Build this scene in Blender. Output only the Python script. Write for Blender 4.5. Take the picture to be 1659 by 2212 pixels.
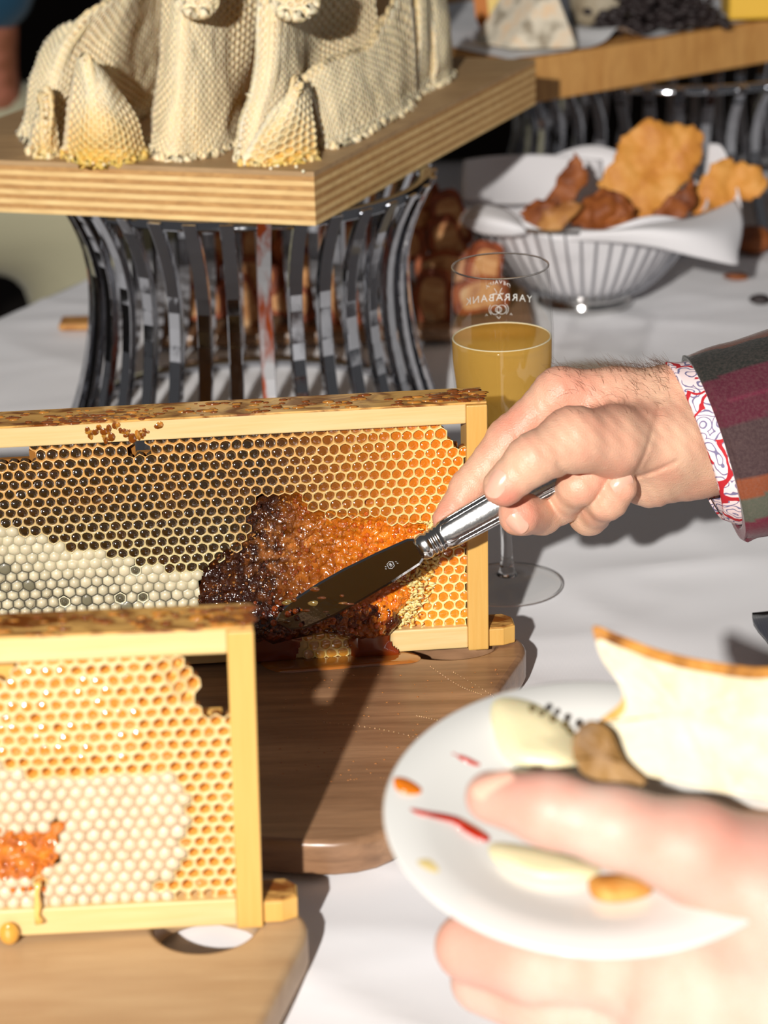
import bpy, bmesh, math, random
import numpy as np
from mathutils import Vector, Matrix, noise as mn
random.seed(7); rng = np.random.default_rng(7)
S = bpy.context.scene
for o in list(bpy.data.objects): bpy.data.objects.remove(o)

# ------------------------------------------------------------ camera, world, light, exposure
W, Hh, F = 1659.0, 2212.0, 5000.0
P, R, CH = math.radians(21.5), math.radians(1.5), .52
fwd = Vector((0, math.cos(P), -math.sin(P))); r0 = Vector((1, 0, 0)); u0 = r0.cross(fwd)
right = math.cos(R)*r0 - math.sin(R)*u0; up = math.sin(R)*r0 + math.cos(R)*u0
CAM = Vector((0, 0, CH))
cd = bpy.data.cameras.new('camera'); cam = bpy.data.objects.new('camera', cd); S.collection.objects.link(cam)
m = Matrix((right, up, -fwd)).transposed().to_4x4(); m.translation = CAM; cam.matrix_world = m
cd.sensor_fit = 'VERTICAL'; cd.sensor_height = 36; cd.sensor_width = 27; cd.lens = F/Hh*36
cd.clip_start = .05; cd.clip_end = 30
cd.dof.use_dof = True; cd.dof.focus_distance = 1.155; cd.dof.aperture_fstop = 8.8
S.camera = cam
wd = bpy.data.worlds.new('world'); S.world = wd; wd.use_nodes = True
bg = wd.node_tree.nodes['Background']; bg.inputs[0].default_value = (.86, .84, .85, 1); bg.inputs[1].default_value = .10
ld = bpy.data.lights.new('flash', 'POINT'); ld.energy = 318; ld.color = (1, .965, .91); ld.shadow_soft_size = .022
lo = bpy.data.objects.new('flash', ld); lo.location = (-.42, -1.0, 1.0); S.collection.objects.link(lo)
S.view_settings.view_transform = 'Standard'; S.view_settings.look = 'None'
S.view_settings.exposure = 0.0; S.view_settings.gamma = 1; S.view_settings.use_curve_mapping = False

# ------------------------------------------------------------ helpers
def ray(px, py): return fwd + right*((px-829.5)/F) - up*((py-1106)/F)
def at(px, py, z=0.): d = ray(px, py); return CAM + d*((z-CH)/d.z)
def atY(px, py, Y): d = ray(px, py); return CAM + d*(Y/d.y)
def atD(px, py, D): return CAM + ray(px, py)*D
MATS = {}; ROOT = {}
col = S.collection
def tag(o, label=None, cat=None, group=None, kind=None):
    for k, v in (('label', label), ('category', cat), ('group', group), ('kind', kind)):
        if v: o[k] = v
    return o
def thing(name, label, cat, M=None, group=None):
    o = bpy.data.objects.new(name, None); o.empty_display_size = .02; col.objects.link(o)
    M = M or Matrix.Identity(4); o.matrix_world = M; ROOT[o.name] = M.inverted()
    return tag(o, label, cat, group)
def mk(name, vs, fs, mat, parent=None, smooth=True, world=True, cols=None, label=None, kind=None, me=None, M=None):
    if me is None:
        me = bpy.data.meshes.new(name)
        if parent is not None and world and parent.name in ROOT:
            I = ROOT[parent.name]; vs = [I @ Vector(v) for v in vs]
        me.from_pydata([tuple(v) for v in vs], [], [tuple(int(i) for i in f) for f in fs])
        if smooth: me.polygons.foreach_set('use_smooth', [True]*len(me.polygons))
        if cols is not None:
            a = me.color_attributes.new('Col', 'FLOAT_COLOR', 'POINT')
            c = np.ones((len(vs), 4), np.float32); c[:, :3] = np.array(cols)[:, :3]; a.data.foreach_set('color', c.ravel())
        me.materials.append(mat); me.update()
    o = bpy.data.objects.new(name, me); col.objects.link(o)
    if parent is not None:
        o.parent = parent
        if parent.name not in ROOT: pass
    if M is not None: o.matrix_local = M
    if label: o['label'] = label
    if kind: o['kind'] = kind
    return o
def sub(name, vs, fs, mat, parent, root, **k):   # sub-part: same local frame as its part (parts have identity local matrices)
    I = ROOT[root.name] if k.pop('world', True) else Matrix.Identity(4)
    return mk(name, [I @ Vector(v) for v in vs], fs, mat, parent, world=False, **k)
def recalc(o):
    bm = bmesh.new(); bm.from_mesh(o.data); bmesh.ops.recalc_face_normals(bm, faces=bm.faces); bm.to_mesh(o.data); bm.free()
    return o
def bevel(o, w, seg=2, ang=35):
    bm = bmesh.new(); bm.from_mesh(o.data); bmesh.ops.recalc_face_normals(bm, faces=bm.faces)
    ed = [e for e in bm.edges if len(e.link_faces) == 2 and e.calc_face_angle(0) > math.radians(ang)]
    bmesh.ops.bevel(bm, geom=ed, offset=w, segments=seg, affect='EDGES', profile=.5)
    bm.to_mesh(o.data); bm.free(); return o
def box(x0, x1, y0, y1, z0, z1):
    v = [(x, y, z) for z in (z0, z1) for y in (y0, y1) for x in (x0, x1)]
    return v, [(0, 2, 3, 1), (4, 5, 7, 6), (0, 1, 5, 4), (2, 6, 7, 3), (0, 4, 6, 2), (1, 3, 7, 5)]
def join(parts):
    V, Fc = [], []
    for v, f in parts:
        n = len(V); V += list(v); Fc += [tuple(i+n for i in q) for q in f]
    return V, Fc
def lathe(prof, n=48, c=(0, 0, 0)):
    V, Fc = [], []
    for r, z in prof:
        for k in range(n):
            a = 2*math.pi*k/n; V.append((c[0]+r*math.cos(a), c[1]+r*math.sin(a), c[2]+z))
    for i in range(len(prof)-1):
        for k in range(n):
            a, b = i*n+k, i*n+(k+1) % n; Fc.append((a, b, b+n, a+n))
    return V, Fc
def tube(pts, rad, n=8, cap=True, flat=1.0):
    pts = [Vector(p) for p in pts]; V, Fc = [], []
    rad = rad if hasattr(rad, '__len__') else [rad]*len(pts)
    ref = Vector((0, 0, 1))
    if abs((pts[-1]-pts[0]).normalized().z) > .9: ref = Vector((0, 1, 0))
    for i, p in enumerate(pts):
        t = (pts[min(i+1, len(pts)-1)]-pts[max(i-1, 0)]).normalized()
        a = t.cross(ref).normalized(); b = a.cross(t)
        for k in range(n):
            w = 2*math.pi*k/n; V.append(p+(a*math.cos(w)+b*math.sin(w)*flat)*rad[i])
    for i in range(len(pts)-1):
        for k in range(n):
            a, b = i*n+k, i*n+(k+1) % n; Fc.append((a, b, b+n, a+n))
    if cap: Fc += [tuple(range(n))[::-1], tuple(range(len(V)-n, len(V)))]
    return V, Fc
def ball(c, r, n=10, mrings=6, rv=None):
    V, Fc = [], []; rv = rv or (r, r, r)
    for i in range(mrings+1):
        p = math.pi*i/mrings
        for k in range(n):
            a = 2*math.pi*k/n
            V.append((c[0]+rv[0]*math.sin(p)*math.cos(a), c[1]+rv[1]*math.sin(p)*math.sin(a), c[2]+rv[2]*math.cos(p)))
    for i in range(mrings):
        for k in range(n):
            a, b = i*n+k, i*n+(k+1) % n; Fc.append((a, a+n, b+n, b))
    return V, Fc
def inpoly(x, y, P):
    c = False; j = len(P)-1
    for i in range(len(P)):
        if (P[i][1] > y) != (P[j][1] > y) and x < (P[j][0]-P[i][0])*(y-P[i][1])/(P[j][1]-P[i][1])+P[i][0]: c = not c
        j = i
    return c
def pdist(x, y, P):
    d = 1e9; j = len(P)-1
    for i in range(len(P)):
        ax, ay = P[j]; bx, by = P[i]; vx, vy = bx-ax, by-ay
        t = max(0, min(1, ((x-ax)*vx+(y-ay)*vy)/(vx*vx+vy*vy+1e-12)))
        d = min(d, math.hypot(x-ax-t*vx, y-ay-t*vy)); j = i
    return d
def smooth_poly(P, n=6, closed=True):
    out = []; N = len(P)
    for i in range(N if closed else N-1):
        p = [Vector(P[(i+k) % N] if closed else P[max(0, min(N-1, i+k))]) for k in (-1, 0, 1, 2)]
        for s in range(n):
            t = s/n
            out.append(.5*((2*p[1])+(p[2]-p[0])*t+(2*p[0]-5*p[1]+4*p[2]-p[3])*t*t+(3*p[1]-p[0]-3*p[2]+p[3])*t**3))
    if not closed: out.append(Vector(P[-1]))
    return out
def prism(pts, z0, z1):
    n = len(pts); V = [(p[0], p[1], z0) for p in pts]+[(p[0], p[1], z1) for p in pts]
    return V, [tuple(range(n))[::-1], tuple(range(n, 2*n))]+[(i, (i+1) % n, (i+1) % n+n, i+n) for i in range(n)]

# ------------------------------------------------------------ materials
def srgb(r, g, b):
    f = lambda c: (c/255/12.92 if c/255 <= .04045 else ((c/255+.055)/1.055)**2.4)
    return (f(r), f(g), f(b))
class MT:
    def __init__(s, name, base=(.8, .8, .8), rough=.5, metal=0, **k):
        s.m = bpy.data.materials.new(name); s.m.use_nodes = True; s.t = s.m.node_tree
        s.b = s.t.nodes['Principled BSDF']; s.set('Base Color', (*base, 1)); s.set('Roughness', rough); s.set('Metallic', metal)
        for a, v in k.items(): s.set(a.replace('_', ' '), v)
        s.co = s.t.nodes.new('ShaderNodeTexCoord')
    def set(s, n, v):
        if n in s.b.inputs: s.b.inputs[n].default_value = v
    def n(s, typ, **k):
        x = s.t.nodes.new('ShaderNode'+typ)
        for a, v in k.items():
            if a in x.inputs: x.inputs[a].default_value = v
            elif a.replace('_', ' ') in x.inputs: x.inputs[a.replace('_', ' ')].default_value = v
            else: setattr(x, a, v)
        return x
    def l(s, a, b): s.t.links.new(a, b)
    def coord(s, scale=(1, 1, 1), rot=(0, 0, 0)):
        mp = s.n('Mapping'); mp.inputs['Scale'].default_value = scale; mp.inputs['Rotation'].default_value = rot
        s.l(s.co.outputs['Object'], mp.inputs[0]); return mp.outputs[0]
    def noise(s, sc, det=4, vec=None, dist=0, rough=.55):
        x = s.n('TexNoise'); x.inputs['Scale'].default_value = sc; x.inputs['Detail'].default_value = det
        x.inputs['Distortion'].default_value = dist; x.inputs['Roughness'].default_value = rough
        s.l(vec or s.co.outputs['Object'], x.inputs['Vector']); return x.outputs['Fac']
    def ramp(s, fac, stops, const=False):
        x = s.n('ValToRGB'); e = x.color_ramp.elements
        if const: x.color_ramp.interpolation = 'CONSTANT'
        while len(e) < len(stops): e.new(.5)
        for i, (p, c) in enumerate(stops): e[i].position = p; e[i].color = (*c, 1)
        s.l(fac, x.inputs[0]); return x.outputs[0]
    def mix(s, fac, a, b, mode='MIX'):
        x = s.n('Mix', data_type='RGBA', blend_type=mode)
        for src, k in ((fac, 0), (a, 6), (b, 7)):
            if isinstance(src, (int, float)): x.inputs[k].default_value = src
            elif isinstance(src, tuple): x.inputs[k].default_value = (*src, 1)
            else: s.l(src, x.inputs[k])
        return x.outputs[2]
    def attr(s): x = s.n('Attribute', attribute_name='Col'); return x.outputs['Color']
    def color(s, o): s.l(o, s.b.inputs['Base Color']); return s
    def bump(s, h, strength=.3, dist=.001):
        x = s.n('Bump'); x.inputs['Strength'].default_value = strength; x.inputs['Distance'].default_value = dist
        s.l(h, x.inputs['Height']); s.l(x.outputs[0], s.b.inputs['Normal']); return s
SSR = (1, .5, .25)
def wood(name, c1, c2, scale, rough=.5, dark=None, coat=0):
    t = MT(name, rough=rough); t.set('Coat Weight', coat); t.set('Coat Roughness', .25)
    v = t.coord(scale); f = t.noise(1, 6, v, .6, .6); c = t.ramp(f, [(.3, c1), (.7, c2)])
    f2 = t.noise(5, 5, v, .3)
    c = t.mix(t.ramp(f2, [(.35, (0, 0, 0)), (.75, (.5, .5, .5))]), c, dark or tuple(x*.6 for x in c1))
    t.color(c); t.bump(f2, .25, .0008); return t.m
pine = wood('pine_wood', srgb(214, 186, 130), srgb(224, 200, 148), (3, 60, 60), .45, srgb(215, 165, 85), .15)
pine_v = wood('pine_wood_upright', srgb(208, 160, 82), srgb(220, 180, 104), (60, 60, 3), .45, srgb(205, 150, 65), .15)
walnut = wood('walnut_wood', srgb(136, 100, 72), srgb(178, 138, 104), (4, 40, 40), .33, srgb(70, 45, 30), .12)
acacia = wood('pale_board_wood', srgb(182, 148, 108), srgb(198, 168, 130), (4, 26, 26), .5, srgb(160, 122, 84), .1)
ply_a = wood('ply_light', srgb(238, 205, 145), srgb(228, 190, 128), (8, 30, 60), .6, srgb(190, 145, 85))
ply_b = wood('ply_dark', srgb(205, 158, 98), srgb(186, 138, 82), (30, 30, 60), .7, srgb(140, 98, 55))
ply_top = wood('ply_face', srgb(176, 142, 100), srgb(192, 158, 114), (6, 30, 30), .55, srgb(140, 108, 74))
beech = wood('cheese_board_wood', srgb(196, 140, 74), srgb(216, 164, 96), (40, 8, 8), .5, srgb(160, 104, 50))
def prop():
    t = MT('stained_bar_top', rough=.3); v = t.coord((3, 60, 60)); f = t.noise(1, 5, v)
    c = t.ramp(f, [(.3, srgb(205, 150, 75)), (.7, srgb(228, 180, 105))])
    v2 = t.coord((40, 90, 90)); f2 = t.noise(1, 5, v2, 1.2)
    c = t.mix(t.ramp(f2, [(.44, (0, 0, 0)), (.6, (1, 1, 1))]), c, srgb(120, 62, 14)); t.color(c); t.bump(f2, .5, .001)
    t.set('Coat Weight', .5); return t.m
stain = prop()
def wax(name, rough=.4, sss=.25, sc=.003, coat=.2):
    t = MT(name, rough=rough); t.color(t.attr()); t.set('Subsurface Weight', sss); t.set('Subsurface Radius', SSR); t.set('Subsurface Scale', sc)
    t.set('Coat Weight', coat); t.set('Coat Roughness', .15); t.bump(t.noise(900, 3), .25, .0004); return t.m
wax_m = wax('comb_wax'); wax_dry = wax('dry_comb_wax', .55, .3, .004, 0)
def honeym(name, rough=.06):
    t = MT(name, rough=rough); t.color(t.attr()); t.set('Coat Weight', 1.0); t.set('Coat Roughness', .04); t.set('Coat IOR', 1.9)
    t.set('Subsurface Weight', .35); t.set('Subsurface Radius', (1, .3, .05)); t.set('Subsurface Scale', .002)
    return t.m
honey_m = honeym('honey')
def crushm():
    t = MT('crushed_honeycomb', rough=.16); t.color(t.attr()); t.set('Coat Weight', 1.0); t.set('Coat Roughness', .05)
    t.set('Subsurface Weight', .3); t.set('Subsurface Radius', (1, .35, .08)); t.set('Subsurface Scale', .003)
    v = t.n('TexVoronoi', feature='DISTANCE_TO_EDGE', Scale=420.0); t.l(t.co.outputs['Object'], v.inputs['Vector'])
    t.bump(v.outputs['Distance'], .7, .0015); return t.m
crush_m = crushm()
def skinm(name, scale=1.):
    t = MT(name, rough=.47); a = t.attr(); f = t.noise(55*scale, 5); c = t.mix(t.ramp(f, [(.38, (0, 0, 0)), (.7, (.45, .45, .45))]), a, srgb(222, 140, 118))
    t.color(c); t.set('Subsurface Weight', .25); t.set('Subsurface Radius', (1, .35, .2)); t.set('Subsurface Scale', .004)
    w = t.noise(1, 3, t.coord((160*scale, 420*scale, 420*scale)), 1.2); v = t.n('TexVoronoi', feature='DISTANCE_TO_EDGE', Scale=700.*scale)
    t.l(t.co.outputs['Object'], v.inputs['Vector']); mx = t.n('Math', operation='ADD'); t.l(w, mx.inputs[0]); t.l(v.outputs['Distance'], mx.inputs[1])
    t.bump(mx.outputs[0], .35, .0006); return t.m
skin = skinm('skin')
nail_m = MT('fingernail', srgb(232, 178, 156), .25, Coat_Weight=.3, Subsurface_Weight=.2, Subsurface_Scale=.003).m
chrome = MT('polished_steel', (.50, .51, .54), .12, 1.0)
chrome.bump(chrome.noise(60, 4, chrome.coord((1, 1, .3))), .12, .002)
sm = chrome.noise(45, 5, chrome.coord((1, 1, .35))); chrome.l(chrome.ramp(sm, [(.5, (.05,)*3), (.8, (.24,)*3)]), chrome.b.inputs['Roughness']); chrome = chrome.m
rusty = MT('rust_stained_steel', rough=.35, metal=.6); rusty.color(rusty.ramp(rusty.noise(70, 5, rusty.coord((1, 1, .25))), [(.4, (.5, .5, .52)), (.55, srgb(160, 70, 30))])); rusty = rusty.m
silver = MT('silver', (.6, .59, .58), .13, 1.0); silver.bump(silver.noise(500, 3), .1, .0005); silver = silver.m
blade_m = MT('steel_blade', (.36, .36, .37), .08, 1.0); blade_m.bump(blade_m.noise(200, 3), .06, .001); blade_m = blade_m.m
engr = MT('engraving', (.75, .75, .75), .5, .3).m
def cloth(name, c, sc=1400, st=.25):
    t = MT(name, c, .85); t.set('Sheen Weight', .15); w = t.n('TexWave', Scale=sc/6., Distortion=.5); w.bands_direction = 'X'
    t.l(t.co.outputs['Object'], w.inputs['Vector']); w2 = t.n('TexWave', Scale=sc/6., Distortion=.5); w2.bands_direction = 'Y'
    t.l(t.co.outputs['Object'], w2.inputs['Vector']); a = t.n('Math', operation='ADD'); t.l(w.outputs['Fac'], a.inputs[0]); t.l(w2.outputs['Fac'], a.inputs[1])
    t.bump(a.outputs[0], st, .0004); return t.m
linen = cloth('white_linen', (.88, .87, .895), 2600, .08); napkin_m = cloth('napkin_cotton', (.80, .78, .80), 1800, .15)
china = MT('white_china', (.72, .71, .68), .12, Coat_Weight=.6).m
def glassm():
    t = MT('thin_glass'); T = t.t; out = T.nodes['Material Output']
    tr = t.n('BsdfTransparent'); gl = t.n('BsdfGlossy', Roughness=.02); gl.inputs[0].default_value = (1, 1, 1, 1)
    lw = t.n('LayerWeight', Blend=.25); tr_c = t.ramp(lw.outputs['Facing'], [(.0, (.985, .985, .98)), (.6, (.94, .94, .935)), (.86, (.7, .7, .7)), (1., (.2, .2, .2))])
    t.l(tr_c, tr.inputs[0]); fr = t.ramp(lw.outputs['Facing'], [(.0, (.03,)*3), (.6, (.05,)*3), (.9, (.16,)*3), (1, (.4,)*3)]); mx = t.n('MixShader'); t.l(fr, mx.inputs[0]); t.l(tr.outputs[0], mx.inputs[1]); t.l(gl.outputs[0], mx.inputs[2])
    t.l(mx.outputs[0], out.inputs[0]); return t.m
glass_m = glassm()
stem_m = MT('solid_glass', (1, 1, 1), .02, Transmission_Weight=1.0, IOR=1.5).m
def winem():
    t = MT('sparkling_wine'); out = t.t.nodes['Material Output']
    tr = t.n('BsdfTransparent'); tr.inputs[0].default_value = (.97, .83, .42, 1)
    df = t.n('BsdfTranslucent'); df.inputs[0].default_value = (*srgb(255, 208, 96), 1)
    d2 = t.n('BsdfDiffuse'); d2.inputs[0].default_value = (*srgb(252, 204, 104), 1); m2 = t.n('MixShader'); m2.inputs[0].default_value = .5
    t.l(df.outputs[0], m2.inputs[1]); t.l(d2.outputs[0], m2.inputs[2])
    m1 = t.n('MixShader'); m1.inputs[0].default_value = .48; t.l(tr.outputs[0], m1.inputs[1]); t.l(m2.outputs[0], m1.inputs[2])
    gl = t.n('BsdfGlossy', Roughness=.05); lw = t.n('LayerWeight', Blend=.25); fr = t.ramp(lw.outputs['Facing'], [(.0, (.02,)*3), (.7, (.04,)*3), (1, (.2,)*3)]); m3 = t.n('MixShader'); t.l(fr, m3.inputs[0]); t.l(m1.outputs[0], m3.inputs[1]); t.l(gl.outputs[0], m3.inputs[2])
    t.l(m3.outputs[0], out.inputs[0]); return t.m
wine_m = winem()
etch = MT('etched_white', (.85, .85, .85), .6).m
def crispm(name, c1, c2, c3):
    t = MT(name, rough=.6); c = t.ramp(t.noise(38, 6, dist=.8), [(.3, c1), (.5, c2), (.72, c3)]); t.color(c); t.bump(t.noise(90, 5), .6, .003); return t.m
crisp_o = crispm('crispbread_golden', srgb(196, 122, 48), srgb(218, 148, 62), srgb(226, 164, 84))
crisp_d = crispm('crispbread_dark', srgb(84, 34, 12), srgb(146, 78, 30), srgb(176, 104, 46))
crisp_t = crispm('crispbread_tan', srgb(140, 82, 36), srgb(190, 132, 68), srgb(206, 156, 90))
crumb_m = crispm('bread_crumb', srgb(214, 196, 156), srgb(224, 212, 182), srgb(228, 218, 194))
crust_m = crispm('bread_crust', srgb(120, 70, 25), srgb(205, 140, 60), srgb(228, 178, 100))
rye_m = crispm('rye_crust', srgb(70, 26, 8), srgb(150, 68, 22), srgb(178, 92, 34))
cheese_y = MT('yellow_cheese', srgb(232, 202, 120), .45, Subsurface_Weight=.2, Subsurface_Scale=.005).m
cheese_o = MT('orange_rind', srgb(190, 110, 30), .5).m
rind = MT('mould_rind', rough=.85); rind.color(rind.ramp(rind.noise(60, 5), [(.35, srgb(150, 138, 118)), (.5, srgb(214, 204, 184)), (.7, srgb(226, 190, 150))])); rind.bump(rind.noise(90, 4), .5, .002); rind = rind.m
grey_rind = crispm('grey_rind', srgb(120, 104, 84), srgb(160, 146, 122), srgb(176, 166, 146))
raisin = MT('muscatel', srgb(44, 34, 34), .5); raisin.bump(raisin.noise(300, 3), .8, .002); raisin = raisin.m
leaf_m = MT('green_leaf', srgb(70, 92, 36), .5).m
dark_wall = MT('dark_backdrop', srgb(34, 24, 18), .9).m
floor_m = MT('dark_floor', srgb(40, 32, 27), .8).m
navy = cloth('navy_cloth', srgb(26, 30, 48)); blue_sh = cloth('blue_shirt', srgb(8, 62, 88), 600); khaki = cloth('khaki_twill', srgb(186, 180, 150), 900)
jam = MT('tomato_relish', srgb(190, 40, 6), .15, Coat_Weight=1.).m
oil = MT('orange_relish', srgb(226, 120, 20), .15, Coat_Weight=1.).m
olive = MT('olive_crumb', srgb(92, 78, 40), .5).m
butter = MT('pale_cheese', srgb(224, 212, 172), .4, Subsurface_Weight=.3, Subsurface_Scale=.004).m

# ------------------------------------------------------------ surface from a distance field (surface nets)
def nets(f, lo, hi, h):
    lo = np.array(lo, float); n = np.maximum(np.ceil((np.array(hi)-lo)/h).astype(int), 2)+1
    ax = [lo[i]+h*np.arange(n[i]) for i in range(3)]
    G = np.stack(np.meshgrid(*ax, indexing='ij'), -1); D = f(G.reshape(-1, 3)).reshape(n).astype(np.float64)
    s = D < 0; c = n-1; acc = np.zeros((*c, 3)); cnt = np.zeros(c)
    for d in range(3):
        o1, o2 = [k for k in range(3) if k != d]
        for a in (0, 1):
            for b in (0, 1):
                sl = [None]*3; sh = [None]*3
                sl[d] = slice(0, c[d]); sh[d] = slice(1, c[d]+1)
                sl[o1] = sh[o1] = slice(a, c[o1]+a); sl[o2] = sh[o2] = slice(b, c[o2]+b)
                A, B = D[tuple(sl)], D[tuple(sh)]; mk_ = (A < 0) != (B < 0)
                t = np.where(mk_, A/np.where(mk_, A-B, 1), 0); p = np.zeros((*c, 3)); p[..., d] = t; p[..., o1] = a; p[..., o2] = b
                acc += p*mk_[..., None]; cnt += mk_
    act = cnt > 0; idx = -np.ones(c, int); idx[act] = np.arange(act.sum())
    I = np.argwhere(act); V = lo+h*(I+acc[act]/cnt[act][:, None]); Q = []
    for d in range(3):
        o1, o2 = (d+1) % 3, (d+2) % 3
        sl = [slice(1, c[k]) for k in range(3)]; sl[d] = slice(0, c[d]); sh = list(sl); sh[d] = slice(1, c[d]+1)
        A, B = s[tuple(sl)], s[tuple(sh)]; E_ = np.argwhere(A != B); fl = A[A != B]
        base = E_+np.array([1 if k != d else 0 for k in range(3)])
        def g(a, b):
            q = base.copy(); q[:, o1] -= a; q[:, o2] -= b; return idx[q[:, 0], q[:, 1], q[:, 2]]
        q = np.stack([g(1, 1), g(0, 1), g(0, 0), g(1, 0)], 1); q[~fl] = q[~fl][:, ::-1]; Q.append(q)
    return V, np.concatenate(Q)
def cone_d(p, a, b, ra, rb):
    a, b = np.array(a), np.array(b); ab = b-a; t = np.clip(((p-a)@ab)/(ab@ab+1e-12), 0, 1)
    return np.linalg.norm(p-a-t[:, None]*ab, axis=1)-(ra+(rb-ra)*t)
def smin(a, b, k):
    h = np.clip(.5+.5*(b-a)/k, 0, 1); return b*(1-h)+a*h-k*h*(1-h)
def chain(p, pts, k=.003):
    d = None
    for (a, ra), (b, rb) in zip(pts[:-1], pts[1:]):
        q = cone_d(p, a, b, ra, rb); d = q if d is None else smin(d, q, k)
    return d
def pr(px, py, D, r): return (tuple(atD(px, py, D)), r*D/F)
def bounds(chs, pad):
    A = np.array([np.array(q[0])-q[1]-pad for c in chs for q in c]); B = np.array([np.array(q[0])+q[1]+pad for c in chs for q in c])
    return A.min(0), B.max(0)

# ============================================================ SETTING: floor, backdrop, table
o = mk('floor', *join([box(-6, 6, -3, 7, -.80, -.75)]), floor_m, smooth=False); o['kind'] = 'structure'
o = mk('wall_back', *box(-6, 6, 5.0, 5.1, -.75, 3), dark_wall, smooth=False); o['kind'] = 'structure'

ex, ey = .468, .884           # direction of the long table edge
TO = Vector((-.85, .722))      # near-left corner of the table
TL, TW = 2.5, 1.35
def table_xy(s, t): return (TO.x+ex*s+ey*t, TO.y+ey*s-ex*t)
def cloth_z(x, y):
    q = Vector((x*3.1+y*1.2, y*4.2-x*.8, .3)); z = .0016*mn.noise(q)
    z += .0026*(1-abs(mn.noise(Vector((x*4-y*2.2, y*10+x*4, 2.)))))**5
    z += .0009*(1-abs(mn.noise(Vector((x*9+y*3, y*22-x*6, 7.)))))**5
    return z-.0034
def tablecloth():
    V, Fc = [], []; ds = .008
    ns, nt = int(TL/ds), int(TW/ds)
    for i in range(ns+1):
        for j in range(nt+1):
            x, y = table_xy(i*TL/ns, j*TW/nt); V.append((x, y, cloth_z(x, y)))
    for i in range(ns):
        for j in range(nt):
            a = i*(nt+1)+j; Fc.append((a, a+nt+1, a+nt+2, a+1))
    # skirt hanging from the edges in soft folds
    rim = [(0, j) for j in range(nt)]+[(i, nt) for i in range(ns)]+[(ns, nt-j) for j in range(nt)]+[(ns-i, 0) for i in range(ns)]
    cx, cy = table_xy(TL/2, TW/2); N = len(rim); prev = [i*(nt+1)+j for i, j in rim]
    for lv, (out, dz) in enumerate(((.006, -.004), (.010, -.03), (.016, -.2), (.02, -.45), (.022, -.745))):
        cur = []
        for k, (i, j) in enumerate(rim):
            v = V[i*(nt+1)+j]
            nx, ny = (-ey if j == 0 else ey if j == nt else 0), (ex if j == 0 else -ex if j == nt else 0)
            if i == 0: nx, ny = nx-ex, ny-ey
            if i == ns: nx, ny = nx+ex, ny+ey
            w = out+(.02*min(1, -dz*2.5))*math.sin(k*.14+2*mn.noise(Vector((k*.02, 0, 0))))
            cur.append(len(V)); V.append((v[0]+nx*w, v[1]+ny*w, dz))
        for k in range(N): a, b = k, (k+1) % N; Fc.append((prev[a], prev[b], cur[b], cur[a]))
        prev = cur
    o = mk('tablecloth', V, Fc, linen); recalc(o)
    return tag(o, 'white linen tablecloth covering the whole table under the boards and glass', 'tablecloth')
tablecloth()

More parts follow.
